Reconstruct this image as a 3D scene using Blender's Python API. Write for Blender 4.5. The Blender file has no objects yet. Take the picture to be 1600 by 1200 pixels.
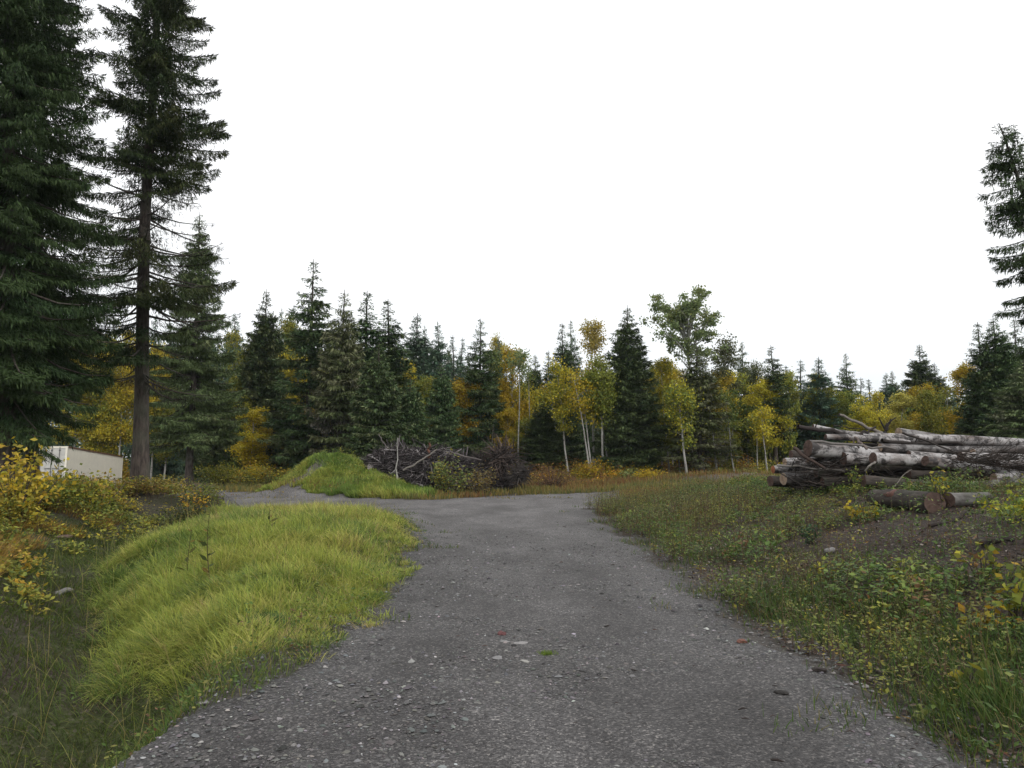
import bpy, math, numpy as np
from mathutils import Vector, Matrix, Quaternion
R = math.radians
PI = math.pi
scene = bpy.context.scene
COL = scene.collection
rs = np.random.RandomState

# ------------------------------------------------------------------ camera model
EYE, FPX, PITCH = 1.6, 1200.0, R(5.6)
CP, SP = math.cos(PITCH), math.sin(PITCH)

def ray(px, py):
    cx, cy = (px - 800) / FPX, (600 - py) / FPX
    return cx, CP - SP * cy, SP + CP * cy

def at(px, py, Y):
    dx, dy, dz = ray(px, py)
    t = Y / dy
    return Vector((dx * t, Y, EYE + dz * t))

# ------------------------------------------------------------------ noise + ground shape
def _hash(ix, iy, seed):
    h = (ix.astype(np.int64) * 374761393 + iy.astype(np.int64) * 668265263 + seed * 144665) & 0x7fffffff
    h = ((h ^ (h >> 13)) * 1274126177) & 0x7fffffff
    return ((h ^ (h >> 16)) & 0xffff) / 65535.0

def vnoise(x, y, seed=0):
    x = np.asarray(x, float); y = np.asarray(y, float)
    ix, iy = np.floor(x), np.floor(y)
    fx, fy = x - ix, y - iy
    fx = fx * fx * (3 - 2 * fx); fy = fy * fy * (3 - 2 * fy)
    a = _hash(ix, iy, seed); b = _hash(ix + 1, iy, seed); c = _hash(ix, iy + 1, seed); d = _hash(ix + 1, iy + 1, seed)
    return (a + (b - a) * fx) * (1 - fy) + (c + (d - c) * fx) * fy

def fbm(x, y, seed=0, o=3):
    s, a, f = 0, 0.5, 1.0
    for k in range(o):
        s = s + a * vnoise(x * f, y * f, seed + 17 * k); a *= 0.5; f *= 2.03
    return s / (1 - 0.5 ** o)

def ss(a, b, v):
    t = np.clip((np.asarray(v, float) - a) / (b - a), 0, 1)
    return t * t * (3 - 2 * t)

DITCH = np.array([(-2.85, 1.0), (-2.85, 3.5), (-3.0, 5.4), (-3.75, 7.4), (-5.05, 9.8), (-6.7, 12.8), (-7.8, 17.5), (-8.4, 21.0)])
def mound_mask(x, y):
    """1 on the lime-green mound, 0 in the low ground before it"""
    return ss(-0.5, 0.45, (y - 7.15) * 0.85 + 0.35 * (x + 2.6) + (vnoise(np.asarray(x) * 1.3, np.asarray(y) * 1.3, 19) - 0.5) * 0.9) * ss(0.2, -0.55, ditch_sd(x, y))

def ditch_sd(x, y):
    """distance to the ditch line (signed: + on its far left side)"""
    best = np.full(np.shape(x), 1e9); sgn = np.zeros(np.shape(x))
    for k in range(len(DITCH) - 1):
        a, b = DITCH[k], DITCH[k + 1]
        d = b - a
        t = np.clip(((x - a[0]) * d[0] + (y - a[1]) * d[1]) / (d @ d), 0, 1)
        qx, qy = a[0] + t * d[0], a[1] + t * d[1]
        dd = np.hypot(x - qx, y - qy)
        s = np.sign(d[0] * (y - a[1]) - d[1] * (x - a[0]))
        m = dd < best
        best = np.where(m, dd, best); sgn = np.where(m, s, sgn)
    return best * np.where(sgn == 0, 1, sgn)

POLY = np.array([(-3.2, -8), (-2.75, 2), (-2.2, 4.75), (-1.72, 6), (-1.40, 7.9), (-1.42, 10.8), (-1.75, 14), (-2.15, 17.4), (-3.2, 20.2),
    (-6.2, 22.6), (-9.7, 25.2), (-13.5, 27.6), (-18, 30.5), (-40, 43), (-70, 56), (-70, 72), (-40, 64), (-24, 55), (-18.5, 46), (-14.5, 38.5), (-10.3, 33.8), (-4.2, 30.6),
    (-0.5, 34.0), (2.0, 36.3), (4.6, 35.4), (4.4, 32.5), (3.2, 28.5), (2.5, 24), (2.35, 17), (2.25, 13), (2.22, 9.5), (2.15, 7), (2.4, 4.75), (2.8, 2), (3.1, -8)])

def poly_sd(x, y):
    """signed distance to the gravel outline, + inside"""
    x = np.asarray(x, float); y = np.asarray(y, float)
    best = np.full(x.shape, 1e9); ins = np.zeros(x.shape, bool)
    n = len(POLY)
    for k in range(n):
        a, b = POLY[k], POLY[(k + 1) % n]
        d = b - a
        t = np.clip(((x - a[0]) * d[0] + (y - a[1]) * d[1]) / (d @ d), 0, 1)
        best = np.minimum(best, np.hypot(x - a[0] - t * d[0], y - a[1] - t * d[1]))
        c = (a[1] > y) != (b[1] > y)
        with np.errstate(divide='ignore', invalid='ignore'):
            xi = (b[0] - a[0]) * (y - a[1]) / (b[1] - a[1] if b[1] != a[1] else 1e-9) + a[0]
        ins ^= c & (x < xi)
    return np.where(ins, best, -best)

def gravel_sd(x, y):
    return poly_sd(x, y) + (fbm(x * 1.1, y * 0.8, 5) - 0.5) * 0.9 * np.clip(y / 14, 0.35, 2.2) + (vnoise(x * 5, y * 5, 9) - 0.5) * 0.25

MX, MY = -8.55, 36.6
def zf(x, y):
    x = np.asarray(x, float); y = np.asarray(y, float)
    z = 0.35 * ss(38, 56, y) * ss(-16, -8, x)
    z = z + 0.95 * ss(2.7, 8.6, x) * (1 - 0.7 * ss(24, 33, y)) + 0.05 * ss(8, 16, x)
    sd = ditch_sd(x, y)
    near = 1 - ss(20, 25, y)
    left = ss(-1.9, -2.7, x)
    z = z - (0.35 + 0.33 * ss(13, 8, y)) * np.exp(-(sd / 1.0) ** 2) * near * left
    mm = mound_mask(x, y) * near * left * (1 - ss(16, 21, y))
    z = z + (0.15 + 0.34 * (fbm(x * 0.85, y * 0.85, 23) - 0.45)) * mm
    z = z - 0.25 * left * near * ss(7.2, 5.4, y) * ss(-2.3, -3.0, x)
    z = z + 0.16 * left * near * ss(1.2, -0.6, sd) * ss(5, 9, y)
    z = z + 0.45 * ss(0.6, 3.6, sd) * (1 - ss(24.3, 27.5, y + x * 0.0)) * left
    z = z - 0.72 * ss(46, 62, y) * ss(-19, -27, x)
    sx = np.where(x < MX, 2.0, 2.35)
    z = z + 1.75 * np.exp(-(np.abs((x - MX) / sx) ** 2 + ((y - MY) / 2.6) ** 2))
    z = z + 0.95 * (fbm(x * 0.85, y * 0.85, 44) - 0.5) * np.exp(-(np.abs((x - MX) / 3.0) ** 2 + ((y - MY + 1) / 3.4) ** 2))
    z = z + 0.5 * np.exp(-(((x + 6.2) / 1.6) ** 2 + ((y - 34.6) / 1.8) ** 2))
    z = z + 0.55 * np.exp(-(((x - 11.6) / 4.5) ** 2 + ((y - 40) / 2.6) ** 2))
    off = 1 - ss(-0.3, 0.6, poly_sd(x, y))
    z = z + off * ((fbm(x * 0.9, y * 0.9, 3) - 0.5) * 0.22 + (vnoise(x * 3.1, y * 3.1, 4) - 0.5) * 0.05)
    z = z + (fbm(x * 0.35, y * 0.35, 8) - 0.5) * 0.06
    return z

def zg(x, y):
    return float(zf(np.array([x]), np.array([y]))[0])

def gnd(px, py):
    dx, dy, dz = ray(px, py)
    Y = np.linspace(3, 140, 6000)
    x = Y * dx / dy; z = EYE + Y * dz / dy
    h = zf(x, Y)
    k = np.argmax(z <= h) if np.any(z <= h) else len(Y) - 1
    return Vector((x[k], Y[k], float(h[k])))

# ------------------------------------------------------------------ mesh buffer
class MB:
    def __init__(s): s.V = []; s.Q = []; s.T = []; s.C = []; s.n = 0
    def add(s, V, Q=None, T=None, C=None):
        V = np.asarray(V, float).reshape(-1, 3)
        if Q is not None and len(Q): s.Q.append(np.asarray(Q, np.int64).reshape(-1, 4) + s.n)
        if T is not None and len(T): s.T.append(np.asarray(T, np.int64).reshape(-1, 3) + s.n)
        if C is None: C = np.ones((len(V), 3))
        C = np.asarray(C, float)
        if C.ndim == 1: C = np.tile(C, (len(V), 1))
        s.V.append(V); s.C.append(C); s.n += len(V)
        return s
    def arrays(s):
        V = np.concatenate(s.V); C = np.concatenate(s.C)
        Q = np.concatenate(s.Q) if s.Q else np.zeros((0, 4), np.int64)
        T = np.concatenate(s.T) if s.T else np.zeros((0, 3), np.int64)
        return V, Q, T, C
    def mesh(s, name, m, smooth=False):
        V, Q, T, C = s.arrays()
        me = bpy.data.meshes.new(name)
        me.vertices.add(len(V)); me.vertices.foreach_set('co', V.astype(np.float32).ravel())
        li = np.concatenate([Q.ravel(), T.ravel()]).astype(np.int32)
        tot = np.concatenate([np.full(len(Q), 4), np.full(len(T), 3)]).astype(np.int32)
        st = np.concatenate([[0], np.cumsum(tot)[:-1]]).astype(np.int32)
        me.loops.add(len(li)); me.loops.foreach_set('vertex_index', li)
        me.polygons.add(len(tot)); me.polygons.foreach_set('loop_start', st); me.polygons.foreach_set('loop_total', tot)
        me.polygons.foreach_set('use_smooth', np.full(len(tot), smooth))
        a = me.attributes.new('tint', 'FLOAT_COLOR', 'POINT')
        a.data.foreach_set('color', np.hstack([C, np.ones((len(C), 1))]).astype(np.float32).ravel())
        me.materials.append(m)
        me.update(calc_edges=True)
        return me

def link(name, me, parent=None):
    o = bpy.data.objects.new(name, me); COL.objects.link(o)
    if parent: o.parent = parent
    return o
def tag(o, label, cat, group=None, kind=None):
    o['label'] = label; o['category'] = cat
    if group: o['group'] = group
    if kind: o['kind'] = kind
    return o
def empty(name, loc=(0, 0, 0), rz=0):
    o = bpy.data.objects.new(name, None); COL.objects.link(o)
    o.empty_display_size = 0.2; o.location = loc; o.rotation_euler = (0, 0, rz)
    return o

def unit(v): return v / np.maximum(np.linalg.norm(v, axis=-1, keepdims=True), 1e-9)

def tubes(P, rad, sides=5, C=None, cap=False):
    """P (n,k,3) paths, rad (n,k): tapered tubes"""
    P = np.asarray(P, float); rad = np.asarray(rad, float)
    n, k, _ = P.shape
    Tn = unit(np.gradient(P, axis=1))
    ref = np.where(np.abs(Tn[..., 2:3]) > 0.9, np.array([1.0, 0, 0]), np.array([0, 0, 1.0]))
    ref = np.broadcast_to(ref[:, :1], Tn.shape)
    A = unit(np.cross(Tn, ref)); B = np.cross(Tn, A)
    th = np.arange(sides) * 2 * PI / sides
    V = P[:, :, None, :] + rad[:, :, None, None] * (A[:, :, None, :] * np.cos(th)[None, None, :, None] + B[:, :, None, :] * np.sin(th)[None, None, :, None])
    idx = np.arange(n * k * sides).reshape(n, k, sides)
    a = idx[:, :-1, :]; b = np.roll(idx, -1, 2)[:, :-1, :]; c = np.roll(idx, -1, 2)[:, 1:, :]; d = idx[:, 1:, :]
    Q = np.stack([a, b, c, d], -1).reshape(-1, 4)
    Cc = None
    if C is not None:
        C = np.asarray(C, float)
        Cc = np.repeat(C, k * sides, 0) if C.ndim == 2 else C
    return V.reshape(-1, 3), Q, Cc

def kites(P, D, S, L, W, mid=0.45):
    n = len(P); L = L[:, None]; W = W[:, None]
    M = P + D * L * mid
    V = np.stack([P, M + S * W / 2, P + D * L, M - S * W / 2], 1).reshape(-1, 3)
    Q = np.arange(4 * n).reshape(n, 4)
    return V, Q

def rand_unit(g, n):
    v = g.normal(size=(n, 3)); return unit(v)
def perp(D, g):
    return unit(np.cross(D, rand_unit(g, len(D))))

# ------------------------------------------------------------------ materials
def mat(name):
    m = bpy.data.materials.new(name); m.use_nodes = True
    nt = m.node_tree; nt.nodes.clear()
    out = nt.nodes.new('ShaderNodeOutputMaterial')
    return m, nt, out
class NT:
    def __init__(s, nt): s.nt = nt
    def n(s, t, ins=None, **kw):
        nd = s.nt.nodes.new('ShaderNode' + t)
        for k, v in kw.items(): setattr(nd, k, v)
        for k, v in (ins or {}).items():
            if isinstance(v, bpy.types.NodeSocket): s.nt.links.new(v, nd.inputs[k])
            else: nd.inputs[k].default_value = v
        return nd
    def mix(s, f, a, b, mode='MIX'):
        nd = s.n('Mix', data_type='RGBA', blend_type=mode)
        for i, v in ((0, f), (6, a), (7, b)):
            if isinstance(v, bpy.types.NodeSocket): s.nt.links.new(v, nd.inputs[i])
            else: nd.inputs[i].default_value = v if i == 0 else (tuple(v) + (1,))[:4]
        return nd.outputs[2]
    def ramp(s, f, stops):
        nd = s.n('ValToRGB'); s.nt.links.new(f, nd.inputs[0])
        e = nd.color_ramp.elements
        while len(e) > 1: e.remove(e[-1])
        for i, (p, c) in enumerate(stops):
            q = e[0] if i == 0 else e.new(p)
            q.position = p; q.color = (c, c, c, 1) if not hasattr(c, '__len__') else tuple(c) + (1,)
        return nd.outputs[0]
    def math(s, op, a, b=0.0, c=0.0):
        nd = s.n('Math', operation=op)
        for i, v in enumerate((a, b, c)):
            if isinstance(v, bpy.types.NodeSocket): s.nt.links.new(v, nd.inputs[i])
            else: nd.inputs[i].default_value = v
        return nd.outputs[0]
    def noise(s, vec, scale, detail=4, rough=0.55, out='Fac'):
        nd = s.n('TexNoise', {'Scale': scale, 'Detail': detail, 'Roughness': rough})
        if vec is not None: s.nt.links.new(vec, nd.inputs['Vector'])
        return nd.outputs[out]

def leaf_material(name, transl, rough=0.6, var=0.25):
    """colour is carried by each leaf ('tint'); each object may shift it a little"""
    m, nt, out = mat(name); k = NT(nt)
    c = k.n('Attribute', attribute_name='tint').outputs['Color']
    oi = k.n('ObjectInfo')
    c = k.mix(1.0, c, oi.outputs['Color'], 'MULTIPLY')
    h = k.n('HueSaturation', {'Hue': k.math('ADD', k.math('MULTIPLY', oi.outputs['Random'], 0.03 * var * 4), 0.5 - 0.015 * var * 4),
                              'Saturation': 1.0, 'Value': k.math('ADD', k.math('MULTIPLY', oi.outputs['Random'], var), 1 - var / 2), 'Color': c}).outputs[0]
    p = k.n('BsdfPrincipled', {'Base Color': h, 'Roughness': rough, 'Specular IOR Level': 0.12})
    if transl:
        t = k.n('BsdfTranslucent', {'Color': h})
        mx = k.n('MixShader', {0: transl}); nt.links.new(p.outputs[0], mx.inputs[1]); nt.links.new(t.outputs[0], mx.inputs[2])
        nt.links.new(mx.outputs[0], out.inputs[0])
    else: nt.links.new(p.outputs[0], out.inputs[0])
    return m

def bark_material(name, dark, light, scale=(14, 14, 3), bump=0.6):
    m, nt, out = mat(name); k = NT(nt)
    co = k.n('TexCoord').outputs['Object']
    mp = k.n('Mapping', {'Vector': co, 'Scale': scale}).outputs[0]
    f = k.noise(mp, 1.0, 6, 0.65)
    f2 = k.noise(co, 1.3, 3)
    c = k.mix(k.ramp(f, [(0.35, 0), (0.68, 1)]), dark, light)
    c = k.mix(k.ramp(f2, [(0.45, 0), (0.7, 0.55)]), c, (0.085, 0.10, 0.07))
    c = k.mix(1.0, c, k.n('Attribute', attribute_name='tint').outputs['Color'], 'MULTIPLY')
    b = k.n('Bump', {'Strength': bump, 'Distance': 0.03, 'Height': f}).outputs[0]
    p = k.n('BsdfPrincipled', {'Base Color': c, 'Roughness': 0.9, 'Specular IOR Level': 0.2, 'Normal': b})
    nt.links.new(p.outputs[0], out.inputs[0])
    return m

def birch_material(name, white, brown, dark_amount=0.5, spec=0.35):
    m, nt, out = mat(name); k = NT(nt)
    co = k.n('TexCoord').outputs['Object']
    rnd = k.n('ObjectInfo').outputs['Random']
    off = k.n('CombineXYZ', {0: k.math('MULTIPLY', rnd, 31.0), 1: k.math('MULTIPLY', rnd, 57.0), 2: k.math('MULTIPLY', rnd, 17.0)}).outputs[0]
    cv = k.n('VectorMath', {0: co, 1: off}, operation='ADD').outputs[0]
    lent = k.noise(k.n('Mapping', {'Vector': cv, 'Scale': (5, 5, 42)}).outputs[0], 1.0, 3, 0.6)
    ring = k.noise(k.n('Mapping', {'Vector': cv, 'Scale': (4.2, 4.2, 4.2)}).outputs[0], 1.0, 5, 0.7)
    patch = k.noise(k.n('Mapping', {'Vector': cv, 'Scale': (4, 4, 1.6)}).outputs[0], 1.0, 5, 0.65)
    c = k.mix(k.ramp(patch, [(0.42, 0), (0.62, 1)]), white, brown)
    c = k.mix(k.ramp(lent, [(0.6, 0), (0.68, 0.75)]), c, (0.06, 0.05, 0.045))
    c = k.mix(k.ramp(ring, [(0.62 - 0.12 * dark_amount, 0), (0.68 - 0.1 * dark_amount, 0.95)]), c, (0.025, 0.021, 0.02))
    b = k.n('Bump', {'Strength': 0.5, 'Distance': 0.01, 'Height': ring}).outputs[0]
    p = k.n('BsdfPrincipled', {'Base Color': c, 'Roughness': 0.55, 'Specular IOR Level': spec, 'Normal': b})
    nt.links.new(p.outputs[0], out.inputs[0])
    return m

def cutwood_material(name, inner, outer):
    m, nt, out = mat(name); k = NT(nt)
    co = k.n('TexCoord').outputs['Object']
    x = k.n('SeparateXYZ', {0: co})
    r = k.math('SQRT', k.math('ADD', k.math('POWER', x.outputs[0], 2.0), k.math('POWER', x.outputs[1], 2.0)))
    nz = k.noise(co, 9.0, 5)
    w = k.math('SINE', k.math('MULTIPLY', k.math('ADD', r, k.math('MULTIPLY', nz, 0.03)), 420.0))
    c = k.mix(k.ramp(k.math('MULTIPLY', r, 5.0), [(0.1, 0), (0.8, 1)]), inner, outer)
    c = k.mix(k.ramp(nz, [(0.4, 0), (0.7, 0.7)]), c, tuple(0.35 * v for v in inner))
    c = k.mix(k.math('MULTIPLY', k.math('ADD', w, 1.0), 0.12), c, (0.03, 0.02, 0.015))
    p = k.n('BsdfPrincipled', {'Base Color': c, 'Roughness': 0.85, 'Specular IOR Level': 0.2})
    nt.links.new(p.outputs[0], out.inputs[0])
    return m

def simple(name, c, rough=0.7, spec=0.3, nscale=20, namt=0.35, bump=0.0, tint=False, metal=0.0):
    m, nt, out = mat(name); k = NT(nt)
    co = k.n('TexCoord').outputs['Object']
    f = k.noise(co, nscale, 5, 0.6)
    col = k.mix(k.ramp(f, [(0.3, 0), (0.7, 1)]), tuple(v * (1 - namt) for v in c), tuple(min(1, v * (1 + namt)) for v in c))
    if tint: col = k.mix(1.0, col, k.n('Attribute', attribute_name='tint').outputs['Color'], 'MULTIPLY')
    ins = {'Base Color': col, 'Roughness': rough, 'Specular IOR Level': spec, 'Metallic': metal}
    if bump: ins['Normal'] = k.n('Bump', {'Strength': bump, 'Distance': 0.02, 'Height': f}).outputs[0]
    p = k.n('BsdfPrincipled', ins)
    nt.links.new(p.outputs[0], out.inputs[0])
    return m

def ground_material():
    m, nt, out = mat('soil'); k = NT(nt)
    co = k.n('TexCoord').outputs['Object']
    c = k.n('Attribute', attribute_name='tint').outputs['Color']
    f1 = k.noise(co, 1.4, 6, 0.65); f2 = k.noise(co, 17.0, 5, 0.7)
    c = k.mix(k.ramp(f2, [(0.35, 0), (0.65, 1)]), k.mix(1.0, c, (0.42, 0.40, 0.38), 'MULTIPLY'), c)
    v = k.n('TexVoronoi', {'Vector': co, 'Scale': 38.0})
    c = k.mix(k.ramp(v.outputs['Color'], [(0.72, 0), (0.9, 0.4)]), c, (0.17, 0.14, 0.115))
    c = k.mix(k.ramp(f1, [(0.5, 0), (0.75, 0.6)]), c, (0.035, 0.028, 0.022))
    h = k.math('ADD', f2, k.math('MULTIPLY', v.outputs['Distance'], 0.6))
    b = k.n('Bump', {'Strength': 0.8, 'Distance': 0.03, 'Height': h}).outputs[0]
    p = k.n('BsdfPrincipled', {'Base Color': c, 'Roughness': 0.9, 'Specular IOR Level': 0.2, 'Normal': b})
    nt.links.new(p.outputs[0], out.inputs[0])
    return m

def gravel_material():
    m, nt, out = mat('gravel'); k = NT(nt)
    co = k.n('TexCoord').outputs['Object']
    warp = k.n('VectorMath', {0: co, 1: k.n('VectorMath', {0: k.noise(co, 30.0, 2, out='Color'), 1: (0.02, 0.02, 0.02)}, operation='MULTIPLY').outputs[0]}, operation='ADD').outputs[0]
    v1 = k.n('TexVoronoi', {'Vector': warp, 'Scale': 75.0}); v2 = k.n('TexVoronoi', {'Vector': warp, 'Scale': 28.0})
    s1 = k.n('SeparateColor', {0: v1.outputs['Color']}).outputs; s2 = k.n('SeparateColor', {0: v2.outputs['Color']}).outputs
    c = k.ramp(s1[0], [(0.0, (0.04, 0.038, 0.038)), (0.45, (0.092, 0.088, 0.087)), (0.8, (0.15, 0.145, 0.143)), (0.95, (0.27, 0.26, 0.25)), (1.0, (0.40, 0.38, 0.36))])
    big = k.ramp(s2[1], [(0.86, 0), (0.9, 1)])
    inr = k.ramp(v2.outputs['Distance'], [(0.30, 1), (0.42, 0)])
    c = k.mix(k.math('MULTIPLY', big, inr), c, k.ramp(s2[0], [(0, (0.05, 0.045, 0.045)), (0.6, (0.15, 0.14, 0.135)), (1, (0.30, 0.28, 0.26))]))
    n1 = k.noise(k.n('Mapping', {'Vector': co, 'Scale': (1.0, 0.45, 1)}).outputs[0], 0.75, 5, 0.6); n2 = k.noise(co, 3.2, 5, 0.65)
    c = k.mix(1.0, c, k.ramp(n1, [(0.34, (0.60, 0.585, 0.58)), (0.64, (1.24, 1.24, 1.25))]), 'MULTIPLY')
    c = k.mix(1.0, c, k.ramp(n2, [(0.3, (0.78, 0.77, 0.77)), (0.7, (1.12, 1.12, 1.12))]), 'MULTIPLY')
    c = k.mix(1.0, c, k.n('Attribute', attribute_name='tint').outputs['Color'], 'MULTIPLY')
    h = k.math('ADD', k.math('MULTIPLY', v1.outputs['Distance'], -0.7), k.math('MULTIPLY', k.math('MULTIPLY', big, inr), 1.2))
    b = k.n('Bump', {'Strength': 0.9, 'Distance': 0.012, 'Height': h}).outputs[0]
    p = k.n('BsdfPrincipled', {'Base Color': c, 'Roughness': 0.72, 'Specular IOR Level': 0.35, 'Normal': b})
    nt.links.new(p.outputs[0], out.inputs[0])
    return m

M_NEEDLE = leaf_material('spruce_needles', 0.0, 0.65, 0.30)
M_LEAF = leaf_material('leaves', 0.32, 0.5, 0.2)
M_GRASS = leaf_material('grass_blades', 0.35, 0.5, 0.0)
M_SBARK = bark_material('spruce_bark', (0.030, 0.024, 0.021), (0.105, 0.085, 0.073))
M_GBARK = bark_material('aspen_bark', (0.16, 0.16, 0.14), (0.42, 0.41, 0.37), (5, 5, 9), 0.3)
M_TWIG = bark_material('twig_bark', (0.03, 0.024, 0.02), (0.10, 0.08, 0.07), (20, 20, 6), 0.3)
M_STICK = simple('dead_sticks', (1, 1, 1), 0.9, 0.15, 14, 0.3, 0, True)
M_BIRCH = birch_material('birch_log_bark', (0.36, 0.345, 0.34), (0.115, 0.09, 0.08), 1.15)
M_BIRCHD = birch_material('weathered_birch_bark', (0.20, 0.19, 0.185), (0.075, 0.06, 0.054), 1.35)
M_BTRUNK = birch_material('birch_trunk_bark', (0.36, 0.355, 0.33), (0.22, 0.21, 0.19), 0.2, 0.2)
M_DARKLOG = bark_material('dark_log_bark', (0.02, 0.017, 0.015), (0.085, 0.07, 0.06), (10, 10, 3), 0.8)
M_GREYLOG = bark_material('grey_log_bark', (0.06, 0.055, 0.05), (0.19, 0.18, 0.17), (10, 10, 3), 0.6)
M_CUT = cutwood_material('cut_wood', (0.34, 0.24, 0.17), (0.42, 0.33, 0.25))
M_CUTRED = cutwood_material('red_cut_wood', (0.34, 0.11, 0.05), (0.42, 0.22, 0.12))
M_CUTDARK = cutwood_material('weathered_cut_wood', (0.09, 0.055, 0.045), (0.12, 0.08, 0.065))
M_SOIL = ground_material()
M_GRAVEL = gravel_material()
M_STONE = simple('stone', (1, 1, 1), 0.75, 0.3, 30, 0.25, 0.3, True)

def hexc(*c): return np.array(c, float)
def mixpal(g, n, pal, w):
    """pick one natural colour per leaf from a palette, with small variation"""
    pal = np.array(pal); w = np.array(w, float); w /= w.sum()
    c = pal[g.choice(len(pal), n, p=w)]
    return c * g.uniform(0.72, 1.3, (n, 1)) * g.uniform(0.92, 1.08, (n, 3))

# ------------------------------------------------------------------ trees
G_DARK = [(0.036, 0.070, 0.031), (0.058, 0.103, 0.041), (0.096, 0.144, 0.055), (0.125, 0.146, 0.060)]
G_HAZED = [(0.053, 0.098, 0.070), (0.079, 0.142, 0.091), (0.113, 0.178, 0.110), (0.126, 0.168, 0.102)]  # bluer, paler greens: distance haze painted into the needle colour
G_LICH = [(0.074, 0.113, 0.043), (0.120, 0.161, 0.062), (0.162, 0.186, 0.084), (0.174, 0.174, 0.108)]

def spruce(seed, H, RAD, lo=0.06, gap=0.34, per=6, up=32, down=-22, cover=1.0, sl=0.25, sw=0.07, r0=None, pal=G_DARK, shape=1.0,
           dead=0.0, hang=0.28, taper=0, lean=(0, 0), lop=None, top_open=0.25, wood_sides=4, dead_pal=((0.05, 0.045, 0.032), (0.03, 0.035, 0.024))):
    """returns (wood buffer, crown buffer). Branch whorls of feathery sprays round a tapered trunk."""
    g = rs(seed)
    r0 = r0 or 0.0085 * H + 0.03
    kz = np.linspace(0, 1, 15)
    axis = np.stack([lean[0] * kz ** 1.3 + 0.012 * H * (vnoise(kz * 3, kz * 0 + seed, 2) - 0.5), lean[1] * kz ** 1.3 + 0.012 * H * (vnoise(kz * 3, kz * 0 + seed, 7) - 0.5), H * kz], 1)
    axis[:, :2] -= axis[0, :2]
    wood = MB(); crown = MB()
    rr = r0 * (1 - kz) ** 0.85 + 0.012
    rr[0] *= 1.35; rr[1] *= 1.05
    V, Q, _ = tubes(axis[None], rr[None], 10); wood.add(V, Q)
    zs = []; z = lo * H + 0.02
    while z < H * 0.985:
        t = (z - lo * H) / (H * (1 - lo))
        m = per if t < 0.85 else 4
        n = g.poisson(m) if t < 0.9 else m
        zs += [z + g.uniform(-0.5, 0.5) * gap for _ in range(max(2, n))]
        z += gap * (1.15 - 0.5 * t) * (1 + top_open * t * (1 - t) * 2)
    zs = np.clip(np.array(zs), lo * H * 0.8, H * 0.985)
    n = len(zs)
    t = np.clip((zs - lo * H) / (H * (1 - lo)), 0, 1)
    az = g.uniform(0, 2 * PI, n)
    prof = np.minimum((1 - t) ** shape, 0.6 + t * 2.4)
    if taper: prof = np.minimum(0.95 * (1 - t) ** 0.72 * (0.55 + 0.45 * ss(0, 0.22, 1 - t)), 0.62 + t * 2.0)
    L = RAD * prof * g.uniform(0.66, 1.12, n) * np.where(g.rand(n) < 0.05, 1.12, 1) + 0.09 + 0.012 * H * (1 - t)
    if lop is not None:
        L = L * (1 + lop[1] * np.cos(az - lop[0]))
    ang = np.radians(down + (up - down) * t ** 1.35 + g.normal(0, 7, n))
    base = np.stack([np.interp(zs, axis[:, 2], axis[:, 0]), np.interp(zs, axis[:, 2], axis[:, 1]), zs], 1)
    hx = np.stack([np.cos(az), np.sin(az), 0 * az], 1)
    curl = np.where(t < 0.7, 0.22, 0.10) * g.uniform(0.4, 1.4, n)
    def bp(i, s):
        """point at parameter s of branch i"""
        d = L[i] * s
        zz = d * np.tan(ang[i]) * (1 - 0.25 * s) + curl[i] * L[i] * s * s
        return base[i] + hx[i] * d[:, None] * np.cos(ang[i] * 0.6)[:, None] + np.array([0, 0, 1.0]) * zz[:, None]
    isdead = (t < dead) & (g.rand(n) < 0.75)
    S = np.linspace(0, 1, 5)
    ii = np.repeat(np.arange(n), 5); pp = bp(ii, np.tile(S, n)).reshape(n, 5, 3)
    br = (0.010 + 0.011 * L)[:, None] * (1 - 0.85 * S)[None]
    V, Q, _ = tubes(pp, br, wood_sides); wood.add(V, Q)
    # feathery sprays
    area = 0.42 * L * L + 0.1 * L
    cnt = np.maximum(12, (cover * 1.15 * area / (0.5 * sl * sw))).astype(int)
    cnt = np.where(isdead, cnt * 0.16 + 2, cnt).astype(int)
    i = np.repeat(np.arange(n), cnt); m = len(i)
    s = g.uniform(0.03, 1.02, m) ** 0.95
    s = np.where(t[i] < 0.75, np.maximum(s, 0.10 + 0.1 * g.rand(m)), s)
    wl = L[i] * 0.40 * (1 - s) ** 0.75 * (0.5 + 0.5 * np.minimum(1, s * 3)) + 0.05
    u = g.uniform(-1, 1, m)
    P = bp(i, s); P2 = bp(i, np.minimum(s + 0.04, 1.1))
    ax = unit(P2 - P + hx[i] * 1e-4)
    side = unit(np.cross(ax, np.array([0, 0, 1.0])))
    hg = g.rand(m) < hang
    drop = np.abs(u) * wl * 0.30 + g.exponential(0.03, m)
    P = P + side * (u * wl)[:, None]; P[:, 2] -= drop
    D = ax * 0.75 + side * (np.sign(u) * 0.65)[:, None] + g.normal(0, 0.22, (m, 3)); D[:, 2] -= 0.12
    Dh = np.stack([g.normal(0, 0.3, m), g.normal(0, 0.3, m), -np.ones(m)], 1) + ax * 0.35
    D = unit(np.where(hg[:, None], Dh, D))
    SD = unit(np.cross(D, np.stack([g.normal(0, 0.45, m), g.normal(0, 0.45, m), np.ones(m)], 1)))
    SD = np.where(hg[:, None], perp(D, g), SD)
    tip = np.clip(0.42 + L[i] / 1.3, 0.45, 1)
    ll = sl * g.uniform(0.6, 1.35, m) * tip; ww = sw * g.uniform(0.6, 1.3, m) * np.sqrt(tip)
    dd = isdead[i]
    ww = np.where(dd, ww * 0.55, ww)
    V, Q = kites(P, D, SD, ll, ww)
    pal = np.array(pal)
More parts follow.
